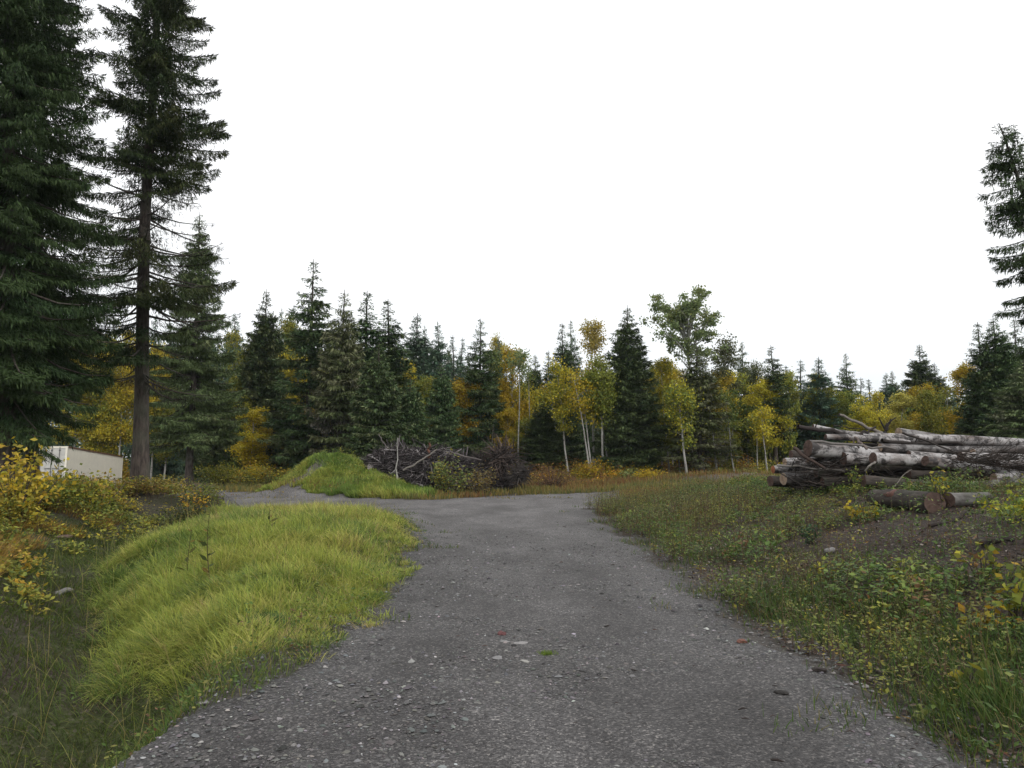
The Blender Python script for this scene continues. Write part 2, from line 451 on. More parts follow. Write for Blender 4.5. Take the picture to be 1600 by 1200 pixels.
    sh = g.rand(n)                       # each bough leans to one shade of green
    q = np.clip(sh[i] * 0.65 + g.rand(m) * 0.45 + 0.25 * (s - 0.5), 0, 0.999) * (len(pal) - 1)
    k0 = q.astype(int); fr = (q - k0)[:, None]
    C = pal[k0] * (1 - fr) + pal[np.minimum(k0 + 1, len(pal) - 1)] * fr
    C = C * g.uniform(0.75, 1.28, (m, 1))
    C = np.where(dd[:, None], np.array(dead_pal)[g.choice(2, m)], C)
    crown.add(V, Q, C=np.repeat(C, 4, 0))
    return wood, crown

YEL = [(0.48, 0.38, 0.035), (0.40, 0.345, 0.036), (0.28, 0.275, 0.038), (0.50, 0.36, 0.03)]
YGR = [(0.22, 0.235, 0.038), (0.16, 0.195, 0.038), (0.28, 0.26, 0.038), (0.11, 0.15, 0.036)]
ORA = [(0.42, 0.29, 0.024), (0.39, 0.315, 0.028), (0.29, 0.20, 0.022), (0.28, 0.26, 0.03)]
GRN = [(0.16, 0.215, 0.085), (0.125, 0.17, 0.07), (0.205, 0.25, 0.10), (0.22, 0.235, 0.08)]
LGR = [(0.10, 0.145, 0.04), (0.145, 0.18, 0.044), (0.20, 0.205, 0.044), (0.07, 0.105, 0.034)]
PAL = [(0.46, 0.39, 0.10), (0.38, 0.33, 0.08), (0.30, 0.28, 0.07), (0.42, 0.32, 0.05)]

def broadleaf(seed, H, RAD, lo=0.35, nlimb=16, leaves=7000, ls=0.16, pal=YEL, w=(3, 3, 2, 1), r0=0.09, lean=(0, 0), top=1.0, sig=0.32, stems=1, updeg=48, gapf=0.48,
              trunk_top=1.0, hang=0.25, spread=1.0, flat=0.8, wob=0.02):
    g = rs(seed); wood = MB(); leaf = MB()
    K = np.linspace(0, 1, 12)
    ends = []; sub = []
    for st in range(stems):
        az = g.uniform(0, 2 * PI); off = 0 if stems == 1 else RAD * 0.30 * spread
        lx, ly = lean[0] + off * math.cos(az) * 1.6, lean[1] + off * math.sin(az) * 1.6
        hh = H * (1 if st == 0 else g.uniform(0.7, 0.98))
        ax = np.stack([lx * K ** 1.2 + wob * H * (vnoise(K * 3.3, K * 0 + st * 5 + seed, 1) - 0.5), ly * K ** 1.2 + wob * H * (vnoise(K * 3.3, K * 0 + st * 5 + seed, 6) - 0.5), hh * trunk_top * K], 1)
        ax[:, :2] -= ax[0, :2]
        ax[:, :2] += np.array([off * 0.04 * math.cos(az), off * 0.04 * math.sin(az)]) if stems > 1 else 0
        rr = r0 * (1 - 0.9 * K) * (1 if stems == 1 else 0.75) + 0.008; rr[0] *= 1.3
        V, Q, _ = tubes(ax[None], rr[None], 8); wood.add(V, Q)
        t = np.sort(g.uniform(lo, 0.97, nlimb))
        b = np.stack([np.interp(t, K, ax[:, j]) for j in range(3)], 1)
        a = np.arange(nlimb) * 2.4 + g.uniform(-0.5, 0.5, nlimb)
        tt = (t - lo) / (1 - lo)
        ln = RAD * (np.sin(PI * np.clip(0.12 + tt * 0.83, 0, 1)) ** flat) * g.uniform(0.55, 1.15, nlimb) / (1 if stems == 1 else 1.35)
        e = np.radians(np.minimum(updeg + g.normal(0, 12, nlimb) + 12 * tt, 70))
        d = np.stack([np.cos(a) * np.cos(e), np.sin(a) * np.cos(e), np.sin(e)], 1)
        kk = np.linspace(0, 1, 5)
        LP = b[:, None] + d[:, None] * (ln[:, None] * kk)[..., None] * 1.15
        LP[:, :, 2] -= (kk ** 2)[None] * ln[:, None] * 0.18
        V, Q, _ = tubes(LP, (0.012 + 0.022 * ln[:, None]) * (1 - 0.8 * kk)[None] * min(1.5, r0 * 10), 4); wood.add(V, Q)
        for j in range(nlimb):
            m = 4
            s = g.uniform(0.35, 1.0, m)
            p = np.stack([np.interp(s, kk, LP[j, :, c]) for c in range(3)], 1)
            dd = unit(d[j] + g.normal(0, 0.65, (m, 3)))
            l2 = ln[j] * g.uniform(0.25, 0.5, m) + 0.1
            sub.append(np.stack([p, p + dd * l2[:, None] * 0.5, p + dd * l2[:, None]], 1))
            ends += [(x, ln[j]) for x in np.concatenate([p + dd * l2[:, None], p + dd * l2[:, None] * 0.5])]
            ends.append((LP[j, -1], ln[j]))
        ends += [(ax[-1], 0.3 * RAD), (ax[-2], 0.3 * RAD)]
    sub = np.concatenate(sub)
    V, Q, _ = tubes(sub, np.tile(np.array([0.014, 0.009, 0.004]) * min(1.4, r0 * 10), (len(sub), 1)), 3); wood.add(V, Q)
    E = np.array([e[0] for e in ends]); EL = np.array([e[1] for e in ends])
    keep = g.rand(len(E)) > gapf
    E, EL = E[keep], EL[keep]
    wgt = (0.2 + EL) * g.uniform(0.3, 1.5, len(E)); wgt /= wgt.sum()
    i = g.choice(len(E), leaves, p=wgt)
    P = E[i] + g.normal(0, 1, (leaves, 3)) * (sig * (0.5 + 0.5 * g.rand(len(E))))[i][:, None] * np.array([1, 1, 0.75])
    D = rand_unit(g, leaves); D[:, 2] -= hang; D = unit(D)
    V, Q = kites(P, D, perp(D, g), ls * g.uniform(0.6, 1.3, leaves), ls * 0.72 * g.uniform(0.6, 1.3, leaves))
    pal = np.array(pal); w = np.array(w, float) / np.sum(w)
    cl = g.choice(len(pal), len(E), p=w)       # whole twigs turn together
    pick = np.where(g.rand(leaves) < 0.6, cl[i], g.choice(len(pal), leaves, p=w))
    C = pal[pick] * g.uniform(0.7, 1.3, (leaves, 1))
    leaf.add(V, Q, C=np.repeat(C, 4, 0))
    return wood, leaf

def bush(seed, H, RAD, leaves=1500, ls=0.1, pal=YEL, w=(1, 1, 1, 1), nst=14, sig=0.12, low=0.15):
    g = rs(seed); wood = MB(); leaf = MB()
    a = g.uniform(0, 2 * PI, nst); rad = RAD * np.sqrt(g.rand(nst)); h = H * g.uniform(0.6, 1.0, nst) * (1 - 0.35 * (rad / RAD) ** 2)
    k = np.linspace(0, 1, 5)
    bx = np.stack([np.cos(a) * rad * 0.25, np.sin(a) * rad * 0.25], 1)
    P = np.zeros((nst, 5, 3))
    P[:, :, 0] = bx[:, :1] + (np.cos(a) * rad * 0.75)[:, None] * k ** 1.4; P[:, :, 1] = bx[:, 1:] + (np.sin(a) * rad * 0.75)[:, None] * k ** 1.4; P[:, :, 2] = h[:, None] * k
    V, Q, _ = tubes(P, (0.008 + 0.006 * H) * (1 - 0.8 * k)[None] * np.ones((nst, 1)), 4); wood.add(V, Q)
    i = g.choice(nst, leaves); s = low + (1 - low) * g.rand(leaves) ** 0.8
    X = np.stack([np.interp(s, k, k) * 0, s * 0, s * 0], 1)
    kk = s * 4; k0 = np.minimum(kk.astype(int), 3); f = (kk - k0)[:, None]
    X = P[i, k0] * (1 - f) + P[i, k0 + 1] * f + g.normal(0, 1, (leaves, 3)) * sig
    X[:, 2] = np.maximum(X[:, 2], 0.02)
    D = rand_unit(g, leaves); D[:, 2] = D[:, 2] * 0.6 - 0.1; D = unit(D)
    V, Q = kites(X, D, perp(D, g), ls * g.uniform(0.6, 1.3, leaves), ls * 0.62 * g.uniform(0.6, 1.3, leaves))
    leaf.add(V, Q, C=np.repeat(mixpal(g, leaves, pal, w), 4, 0))
    return wood, leaf

def plant_obj(name, label, cat, wood_me, leaf_me, loc, rz=0, sc=(1, 1, 1), group=None, color=None, wname='trunk', lname='crown', tilt=None):
    o = empty(name, loc); o.scale = sc; o.rotation_euler = (tilt[0] if tilt else 0, tilt[1] if tilt else 0, rz)
    tag(o, label, cat, group)
    a = link(wname, wood_me, o); b = link(lname, leaf_me, o)
    if color: b.color = tuple(color) + (1,)
    return o

# ------------------------------------------------------------------ world, sun, camera
w = bpy.data.worlds.new('World'); scene.world = w; w.use_nodes = True
nt = w.node_tree; nt.nodes.clear(); k = NT(nt)
sky = k.n('TexSky', sky_type='NISHITA', sun_disc=False, sun_elevation=R(40), sun_rotation=R(145), air_density=1.6, dust_density=6.0, ozone_density=1.0)
hs = k.n('HueSaturation', {'Saturation': 0.35, 'Color': sky.outputs[0]}).outputs[0]
tc = k.n('TexCoord').outputs['Generated']
z = k.n('SeparateXYZ', {0: tc}).outputs[2]
cl = k.noise(k.n('Mapping', {'Vector': tc, 'Scale': (1.5, 1.5, 5)}).outputs[0], 1.2, 4, 0.5)
cloud = k.mix(k.ramp(k.math('ADD', z, k.math('MULTIPLY', k.math('SUBTRACT', cl, 0.5), 0.22)), [(0.0, 0), (0.28, 1)]), (8.5, 9.05, 9.35), (12.2, 12.3, 12.45))
cm = k.mix(0.9, hs, cloud)
bg = k.n('Background', {'Color': cm, 'Strength': 0.112})
wo = nt.nodes.new('ShaderNodeOutputWorld'); nt.links.new(bg.outputs[0], wo.inputs[0])

sl_ = bpy.data.lights.new('sun', 'SUN'); sl_.energy = 1.3; sl_.angle = R(25); sl_.color = (1.0, 0.975, 0.94)
so = bpy.data.objects.new('sun', sl_); COL.objects.link(so)
a_, e_ = R(145), R(40)
sd_ = Vector((math.sin(a_) * math.cos(e_), math.cos(a_) * math.cos(e_), math.sin(e_)))
so.rotation_euler = (-sd_).to_track_quat('-Z', 'Y').to_euler(); so.location = (0, 0, 40)

cam = bpy.data.cameras.new('camera'); cam.sensor_width = 36; cam.lens = 36 * FPX / 1600; cam.clip_end = 3000; cam.clip_start = 0.05
co_ = bpy.data.objects.new('camera', cam); COL.objects.link(co_)
co_.location = (0, 0, EYE); co_.rotation_euler = (R(90) + PITCH, 0, 0); scene.camera = co_
scene.view_settings.view_transform = 'Standard'; scene.view_settings.look = 'None'
scene.view_settings.exposure = 0.0; scene.view_settings.gamma = 1.0; scene.view_settings.use_curve_mapping = False
scene.cycles.max_bounces = 6; scene.cycles.diffuse_bounces = 3; scene.cycles.transmission_bounces = 3

# ------------------------------------------------------------------ ground + gravel
def axis_coords(lo, hi, step, ext):
    a = list(np.arange(lo, hi + 1e-6, step)); s = step
    x = hi
    while x < ext[1]: s *= 1.22; x += s; a.append(x)
    s = step; x = lo
    while x > ext[0]: s *= 1.22; x -= s; a.insert(0, x)
    return np.array(a)

def sheet(xs, ys):
    X, Y = np.meshgrid(xs, ys)
    nx, ny = len(xs), len(ys)
    idx = np.arange(nx * ny).reshape(ny, nx)
    Q = np.stack([idx[:-1, :-1], idx[:-1, 1:], idx[1:, 1:], idx[1:, :-1]], -1).reshape(-1, 4)
    return X.ravel(), Y.ravel(), Q

xs = axis_coords(-15, 14, 0.18, (-700, 700)); ys = axis_coords(1.5, 44, 0.2, (-60, 900))
X, Y, Q = sheet(xs, ys)
Z = zf(X, Y)
gs = gravel_sd(X, Y)
Zr = np.where(poly_sd(X, Y) > 0.7, Z - 0.03, Z)
base = np.tile(np.array([0.075, 0.062, 0.05]), (len(X), 1))
n1 = fbm(X * 0.6, Y * 0.6, 31)
def blend(base, c, f): return base * (1 - f[:, None]) + np.array(c) * f[:, None]
sd = ditch_sd(X, Y)
base = blend(base, (0.055, 0.068, 0.022), ss(-2, -3, X) * (1 - ss(20, 24, Y)) * ss(1.0, 0.2, sd))
base = blend(base, (0.050, 0.060, 0.022), ss(-2.4, -3.4, X) * (1 - ss(22, 26, Y)) * ss(0.2, 1.0, sd) * (0.35 + 0.65 * ss(0.4, 0.6, n1)))
base = blend(base, (0.075, 0.10, 0.026), np.clip(ss(0.10, 0.4, np.exp(-(((X - MX) / 3.2) ** 2 + ((Y - 35.6) / 3.6) ** 2))), 0, 1))
base = blend(base, (0.16, 0.145, 0.135), np.clip(ss(0.35, 0.75, np.exp(-(((X - MX + 0.95 - (Y - 34.5) * 0.42) / 0.7) ** 2 + ((Y - 34.2) / 2.6) ** 2))), 0, 1))
base = blend(base, (0.052, 0.040, 0.034), ss(3.2, 4.5, X) * (1 - ss(22, 26, Y)) * 0.9)
base = blend(base, (0.052, 0.060, 0.022), ss(2.2, 2.9, X) * ss(4.4, 3.4, X) * (1 - ss(26, 30, Y)) * ss(0.42, 0.6, n1))
base = blend(base, (0.055, 0.040, 0.033), ss(-2.4, -3.0, X) * (1 - ss(9, 14, Y)) * ss(0.45, 0.6, fbm(X * 1.1, Y * 1.1, 35)) * ss(-0.6, 0.1, sd))
base = blend(base, (0.16, 0.145, 0.13), np.exp(-(((X - 11.6) / 4.0) ** 2 + ((Y - 39.5) / 3.0) ** 2)) * 0.9)
base = blend(base, (0.12, 0.085, 0.045), ss(36, 42, Y) * 0.7)
edge = ss(-0.8, 0.05, gs)
base = blend(base, (0.105, 0.098, 0.092), edge * 0.8)
mb = MB(); mb.add(np.stack([X, Y, Zr], 1), Q, C=base)
g_o = link('ground', mb.mesh('ground', M_SOIL, True)); g_o['kind'] = 'structure'

def gravel_part(mb, x0, x1, y0, y1, st):
    xs = np.arange(x0, x1 + st / 2, st); ys = np.arange(y0, y1 + st / 2, st)
    X, Y, Q = sheet(xs, ys)
    sd = gravel_sd(X, Y)
    Qs = sd[Q].max(1); Q = Q[Qs > 0]
    u, inv = np.unique(Q, return_inverse=True)
    X, Y, sd = X[u], Y[u], sd[u]
    f = (ss(0, 0.12, sd) * 0.012) - 0.006 * (sd <= 0)
    Zv = zf(X, Y) + f + (fbm(X * 2.2, Y * 2.2, 77) - 0.5) * 0.022 * ss(0, 0.3, sd)
    # two compacted wheel tracks and a looser, lighter crown; farther gravel painted paler for grazing light and dryness
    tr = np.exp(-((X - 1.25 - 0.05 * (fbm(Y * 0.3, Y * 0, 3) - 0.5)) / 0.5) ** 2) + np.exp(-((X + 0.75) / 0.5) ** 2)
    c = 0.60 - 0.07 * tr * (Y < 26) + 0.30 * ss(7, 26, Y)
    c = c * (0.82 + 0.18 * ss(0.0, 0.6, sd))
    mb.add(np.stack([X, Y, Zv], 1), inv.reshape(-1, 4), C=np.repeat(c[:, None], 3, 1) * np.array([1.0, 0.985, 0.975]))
mb = MB()
gravel_part(mb, -3.6, 3.6, 1.5, 13.0, 0.05)
gravel_part(mb, -4.2, 5.0, 13.0, 21.0, 0.1)
gravel_part(mb, -21.0, 10.0, 21.0, 47.0, 0.15)
gravel_part(mb, -4.5, 4.5, -8.3, 1.5, 0.15)
gravel_part(mb, -72, -21, 28, 73, 0.5)
r_o = link('gravel_road', mb.mesh('gravel_road', M_GRAVEL, True)); r_o['kind'] = 'structure'

def in_view(x, y, m=2.5):
    return (np.abs(x) < 0.667 * y + m) & (y > 2.6)

def scatter(g, n, x0, x1, y0, y1, near=1.0):
    """random ground points, thinning with distance"""
    y = y0 + (y1 - y0) * g.rand(n) ** near
    x = g.uniform(x0, x1, n)
    m = in_view(x, y)
    return x[m], y[m]

# loose stones on the gravel
def stones(g, x, y, s, cols, sink=0.3):
    n = len(x)
    oc = np.array([(1, 0, 0), (0.6, 0.75, 0.1), (-0.2, 1, 0), (-0.9, 0.5, 0.05), (-1, -0.3, 0), (-0.1, -1, 0), (0.75, -0.7, 0), (0.3, 0.2, 0.8), (-0.4, -0.1, 0.75), (0, 0, -0.5)])
    T = np.array([(0, 1, 7), (1, 2, 7), (2, 8, 7), (2, 3, 8), (3, 4, 8), (4, 5, 8), (5, 7, 8), (5, 6, 7), (6, 0, 7)] + [(i, (i + 6) % 7, 9) for i in range(7)])
    a = g.uniform(0, 2 * PI, n)
    P = oc[None] * g.uniform(0.7, 1.25, (n, 10, 1)) * (s[:, None, None] * np.stack([g.uniform(0.8, 1.5, n), g.uniform(0.6, 1.0, n), g.uniform(0.4, 0.85, n)], 1)[:, None, :])
    X = P[..., 0] * np.cos(a)[:, None] - P[..., 1] * np.sin(a)[:, None]; Yy = P[..., 0] * np.sin(a)[:, None] + P[..., 1] * np.cos(a)[:, None]
    V = np.stack([X + x[:, None], Yy + y[:, None], P[..., 2] + (zf(x, y) + 0.012 + s * 0.12)[:, None]], -1)
    TT = (T[None] + (np.arange(n) * 10)[:, None, None]).reshape(-1, 3)
    return V.reshape(-1, 3), TT, np.repeat(cols, 10, 0)
g = rs(11)
x, y = scatter(g, 60000, -5, 5, 3.2, 17, 1.6)
sdv = gravel_sd(x, y); m = (sdv > -0.5) & ((vnoise(x * 1.3, y * 1.3, 4) > 0.3) | (sdv < 0.3)); x, y = x[m], y[m]
s = 0.004 + g.exponential(0.0042, len(x)); s = np.minimum(s, 0.035)
v = np.clip(g.lognormal(-2.2, 0.5, len(x)), 0.03, 0.42)
c = v[:, None] * (1 + g.normal(0, 0.05, (len(x), 3))) * np.array([1.02, 0.99, 0.97])
mb = MB(); V, T, C = stones(g, x, y, s, c); mb.add(V, T=T, C=C)
o = link('loose_gravel', mb.mesh('loose_gravel', M_STONE)); tag(o, 'loose grey stones strewn over the driveway and its edges', 'gravel', kind='stuff')

# ------------------------------------------------------------------ spruces
def metric(px, top, Y, hw):
    p = at(px, top, Y); zb = zg(p.x, Y)
    return Vector((p.x, Y, zb)), p.z - zb, hw * Y / FPX

SPV = {}
def sp_variant(key, **kw):
    wd, cr = spruce(**kw)
    SPV[key] = (wd.mesh('spruce_wood', M_SBARK, True), cr.mesh('spruce_crown', M_NEEDLE), kw['H'], kw['RAD'])
sp_variant('dense', seed=1, H=13, RAD=2.2, lo=0.03, gap=0.26, per=10, up=23, down=-16, cover=1.58, sl=0.23, sw=0.068, pal=G_DARK, taper=1)
sp_variant('layered', seed=2, H=13, RAD=2.3, lo=0.08, gap=0.42, per=9, up=13, down=-27, cover=1.38, sl=0.26, sw=0.068, pal=G_DARK, top_open=0.5, taper=1)
sp_variant('lichen', seed=3, H=12, RAD=1.9, lo=0.12, gap=0.31, per=9, up=16, down=-30, cover=1.31, sl=0.26, sw=0.060, pal=G_LICH, hang=0.5, dead=0.3, dead_pal=((0.10, 0.095, 0.075), (0.07, 0.065, 0.05)), taper=1)
sp_variant('spire', seed=4, H=12, RAD=1.5, lo=0.05, gap=0.29, per=9, up=15, down=-21, cover=1.44, sl=0.22, sw=0.064, pal=G_DARK, taper=1)
sp_variant('hazed', seed=5, H=12, RAD=1.7, lo=0.05, gap=0.31, per=9, up=22, down=-12, cover=1.38, sl=0.26, sw=0.072, pal=G_HAZED, taper=1)
sp_variant('pole', seed=6, H=12, RAD=1.1, lo=0.30, gap=0.32, per=7, up=11, down=-25, cover=1.38, sl=0.22, sw=0.064, pal=G_DARK, dead=0.15, taper=1)
sp_variant('broad', seed=7, H=13, RAD=2.4, lo=0.03, gap=0.26, per=10, up=19, down=-21, cover=1.52, sl=0.24, sw=0.068, pal=[G_DARK[1], G_DARK[2], G_LICH[1], G_DARK[0]], hang=0.35, shape=0.7, taper=1)
sp_variant('thin', seed=8, H=11, RAD=0.9, lo=0.1, gap=0.29, per=7, up=24, down=-9, cover=1.23, sl=0.22, sw=0.060, pal=G_HAZED, taper=1)
sp_variant('mossy', seed=9, H=11, RAD=2.0, lo=0.04, gap=0.29, per=10, up=16, down=-27, cover=1.38, sl=0.26, sw=0.064, pal=[G_LICH[0], G_LICH[1], G_DARK[1], G_LICH[2]], hang=0.5, taper=1)

rz = rs(99)
G_SP = 'spruces along the forest edge'
def add_spruce(var, px, top, Y, hw, label, color=None):
    loc, H, r = metric(px, top, Y, hw)
    wm, cm, h0, r0 = SPV[var]; r *= 1.15
    return plant_obj('spruce_tree', label, 'spruce', wm, cm, loc, rz.uniform(0, 6.28), (r / r0 / 1.0, r / r0 / 1.0, H / h0), G_SP, color)

SPR = [
 ('hazed', 370, 488, 66, 34, 'spruce tip rising behind the yellow-green birch beside the trunk-bare spruce'),
 ('dense', 415, 451, 54, 50, 'dense dark spruce with a smooth pointed cone, left of the tallest layered spruce'),
 ('hazed', 441, 480, 64, 22, 'slender grey-green spruce top just right of the dense dark cone'),
 ('hazed', 458, 474, 66, 24, 'faint spruce top almost touching the left side of the tallest layered spruce'),
 ('layered', 490, 404, 48, 66, 'tallest spruce of the far edge with open, downswept tiers of boughs'),
 ('lichen', 536, 452, 46, 56, 'pale lichen-hung spruce with a bare grey lower trunk behind the grass mound'),
 ('spire', 571, 454, 50, 54, 'dark spire of a spruce rising behind the left end of the brush pile'),
 ('spire', 608, 467, 52, 52, 'dark spruce with a jagged top above the middle of the brush pile'),
 ('mossy', 592, 535, 43, 56, 'shorter olive-brown spruce with drooping boughs in front of two dark spires'),
 ('hazed', 650, 489, 64, 46, 'blue-grey spruce, taller of the pair above the small yellow birch'),
 ('hazed', 665, 508, 68, 24, 'slim blue-grey spruce squeezed between two hazy spruce tops'),
 ('hazed', 686, 502, 62, 34, 'blue-grey spruce with an even cone, second of the hazy pair'),
 ('mossy', 640, 590, 45, 44, 'low olive spruce directly behind the brush pile crest'),
 ('mossy', 690, 565, 50, 40, 'olive-green spruce below the even blue-grey cone'),
 ('thin', 709, 523, 66, 20, 'thin spruce tip beside the spruce with horizontal top tiers'),
 ('thin', 721, 527, 68, 18, 'second thin spruce tip touching the spruce with horizontal top tiers'),
 ('layered', 752, 497, 52, 48, 'green spruce with flat horizontal top tiers right of the hazy spruces'),
 ('hazed', 781, 525, 62, 28, 'dark narrow spruce top poking out between orange and green birches'),
 ('dense', 836, 553, 58, 30, 'small dark spruce standing alone in the dip of the skyline'),
 ('spire', 858, 547, 60, 26, 'narrow dark spruce beside the lone one in the skyline dip'),
 ('spire', 877, 504, 58, 32, 'slim black-green spruce, bushier of the close twins beside the tall yellow birch'),
 ('layered', 891, 499, 60, 32, 'slim open-tiered spruce, taller of the close twins beside the tall yellow birch'),
 ('broad', 850, 625, 50, 42, 'low dark spruce filling the gap behind the leaning birch trunks'),
 ('broad', 978, 476, 48, 58, 'large dark spruce with full skirts to the ground, right of the birch clump'),
 ('thin', 1001, 530, 56, 28, 'thin greyish spruce half hidden by the large full-skirted spruce'),
 ('lichen', 1088, 540, 46, 54, 'dark ragged spruce with grey trunks beneath the tall green aspen'),
 ('spire', 1133, 545, 56, 34, 'spruce top beside the grey-green aspens right of the tall aspen'),
 ('layered', 1160, 533, 58, 32, 'open-tiered spruce between the grey-green aspens and the bare-stemmed spruce'),
 ('pole', 1207, 539, 50, 26, 'pole-like spruce with a long bare stem just left of the log pile'),
 ('thin', 1228, 571, 62, 24, 'short thin spruce right of the bare-stemmed spruce'),
 ('thin', 1250, 562, 64, 22, 'needle-thin tall spruce tip above the log pile butt end'),
 ('hazed', 1277, 557, 54, 40, 'broad grey-green spruce above the big birch butt of the log pile'),
 ('hazed', 1300, 592, 66, 24, 'small grey spruce between two broad ones above the log pile'),
 ('layered', 1322, 551, 60, 32, 'dark spruce with ragged tiers above the raised pole of the log pile'),
 ('thin', 1344, 590, 66, 18, 'short dark spruce tip right of the ragged-tiered one'),
 ('thin', 1358, 592, 68, 18, 'spruce tip peeping over the bright yellow birch behind the logs'),
 ('hazed', 1383, 582, 62, 24, 'dark narrow spruce, first of two close together right of the yellow birch'),
 ('dense', 1394, 578, 64, 24, 'fuller dark spruce, second of two close together right of the yellow birch'),
 ('hazed', 1408, 594, 68, 20, 'stubby spruce behind the pale birch over the logs'),
 ('dense', 1437, 537, 58, 42, 'tall dark spruce standing over the orange and green birches behind the logs'),
 ('dense', 1460, 566, 62, 34, 'blunt dark spruce leaning on the tall one over the logs'),
 ('spire', 1527, 503, 42, 40, 'dark spruce with a thin crooked tip beside the orange birch at the picture edge'),
 ('broad', 1550, 493, 42, 60, 'full dark spruce behind the log pile, twin of the crooked-tipped one'),
 ('layered', 1584, 496, 46, 50, 'thin-foliaged spruce whose top shows sky, behind the leaning spruce'),
 ('lichen', 1602, 560, 36, 66, 'grey drooping spruce with moss-laden boughs beyond the right end of the logs'),
 ('hazed', 266, 498, 70, 26, 'grey spruce top seen between the big trunk and the bare-stemmed spruce'),
 ('hazed', 242, 488, 72, 22, 'faint spruce tip just right of the big trunk'),
 ('dense', 345, 575, 55, 34, 'dark green spruce in shade between the bare-stemmed spruce and yellow birches'),
 ('broad', 1040, 600, 60, 40, 'shadowy spruce behind the yellow birches right of the full-skirted spruce'),
 ('broad', 1175, 610, 58, 40, 'shadowy spruce behind thin pole trunks left of the log pile'),
 ('broad', 800, 620, 56, 40, 'shadowy spruce behind the orange birches beside the root wad'),
]
for e in SPR: add_spruce(*e)

# the bare-stemmed spruce at the turn of the gravel
loc, H, r = metric(312, 330, 42, 72)
b = at(295, 735, 42)
wd, cr = spruce(21, H, r * 1.15, lo=0.16, gap=0.30, per=7, up=14, down=-30, cover=1.35, sl=0.22, sw=0.05, pal=[G_LICH[0], G_LICH[1], G_DARK[2], G_LICH[2]], r0=0.19, hang=0.4, lean=(loc.x - b.x, 0), dead=0.05, shape=0.85)
plant_obj('spruce_tree', 'olive spruce with a bare reddish lower stem rooted beside the gravel turn', 'spruce', wd.mesh('spruce_wood', M_SBARK, True), cr.mesh('spruce_crown', M_NEEDLE), (b.x, 42, zg(b.x, 42)), group=G_SP)

# hero spruces near the camera
def hero(px, py, lean_px, top_y, Y, name_label, **kw):
    b = at(px, py, Y); zb = zg(b.x, Y)
    t = at(lean_px, top_y, Y)
    H = t.z - zb
    wd, cr = spruce(H=H, lean=(t.x - b.x, 0), **kw)
    return plant_obj('spruce_tree', name_label, 'spruce', wd.mesh('spruce_wood', M_SBARK, True), cr.mesh('spruce_crown', M_NEEDLE), (b.x, Y, zb), group='tall spruces near the camera', color=(0.62, 0.63, 0.6))
hero(217, 785, 246, -330, 24, 'tall spruce with a long bare trunk at the gravel edge by the cream container', seed=31, RAD=2.75, lo=0.16, gap=0.40, per=6, up=20, down=-26,
     cover=1.0, sl=0.17, sw=0.028, r0=0.225, pal=[G_DARK[0], G_DARK[1], G_DARK[2], G_DARK[3]], dead=0.33, hang=0.42, shape=0.75, lop=(0.0, 0.10), wood_sides=5)
hero(4, 800, 0, -350, 18.5, 'dense drooping spruce filling the picture edge, boughs sweeping to the shrubs', seed=32, RAD=2.55, lo=0.135, gap=0.40, per=8, up=20, down=-42,
     cover=1.0, sl=0.17, sw=0.028, r0=0.24, pal=[G_DARK[0], G_DARK[1], G_DARK[2], G_DARK[1]], hang=0.5, shape=0.6, wood_sides=5)
hero(46, 795, 84, -240, 21, 'slimmer spruce close behind the drooping one, its boughs hanging over the container door', seed=33, RAD=1.9, lo=0.155, gap=0.45, per=7, up=20, down=-42,
     cover=0.85, sl=0.17, sw=0.028, r0=0.16, pal=[G_DARK[0], G_DARK[1], G_LICH[0], G_DARK[2]], hang=0.5, shape=0.6, lop=(0.0, 0.15), wood_sides=5)
# leaning spruce at the right
hero(1740, 770, 1556, 194, 20, 'spruce leaning strongly over the log pile, half out of the picture', seed=34, RAD=1.4, lo=0.36, gap=0.36, per=8, up=5, down=-40,
     cover=1.2, sl=0.15, sw=0.028, r0=0.16, pal=[G_DARK[1], G_DARK[2], G_LICH[0], G_DARK[2]], hang=0.4, shape=0.5, wood_sides=5)

# ------------------------------------------------------------------ broadleaved trees
BL = {}
def bl_variant(key, wm=M_BTRUNK, **kw):
    wd, lf = broadleaf(**kw)
    BL[key] = (wd.mesh('birch_wood', wm, True), lf.mesh('birch_crown', M_LEAF), kw['H'], kw['RAD'])
bl_variant('yellow', seed=41, H=9, RAD=1.5, lo=0.28, nlimb=22, leaves=13464, ls=0.143, pal=YEL, r0=0.058)
bl_variant('ygreen', seed=42, H=9, RAD=1.6, lo=0.22, nlimb=24, leaves=14688, ls=0.143, pal=YGR, r0=0.058)
bl_variant('orange', seed=43, H=8, RAD=1.4, lo=0.22, nlimb=20, leaves=11016, ls=0.143, pal=ORA, r0=0.050)
bl_variant('lgreen', seed=44, H=9, RAD=1.5, lo=0.2, nlimb=22, leaves=13464, ls=0.143, pal=LGR, r0=0.058)
bl_variant('multi', seed=45, H=7, RAD=1.9, lo=0.15, nlimb=12, leaves=15912, ls=0.143, pal=YEL[:3] + YGR[:1], r0=0.050, stems=4)
bl_variant('multig', seed=46, H=7, RAD=1.9, lo=0.15, nlimb=12, leaves=15912, ls=0.143, pal=YGR, r0=0.050, stems=4)
bl_variant('pale', seed=47, H=9, RAD=1.4, lo=0.35, nlimb=18, leaves=7344, ls=0.143, pal=PAL, r0=0.058, gapf=0.4)
bl_variant('sparse', seed=48, H=9, RAD=1.1, lo=0.55, nlimb=12, leaves=1958, ls=0.154, pal=LGR, r0=0.065, gapf=0.5, wm=M_GBARK)
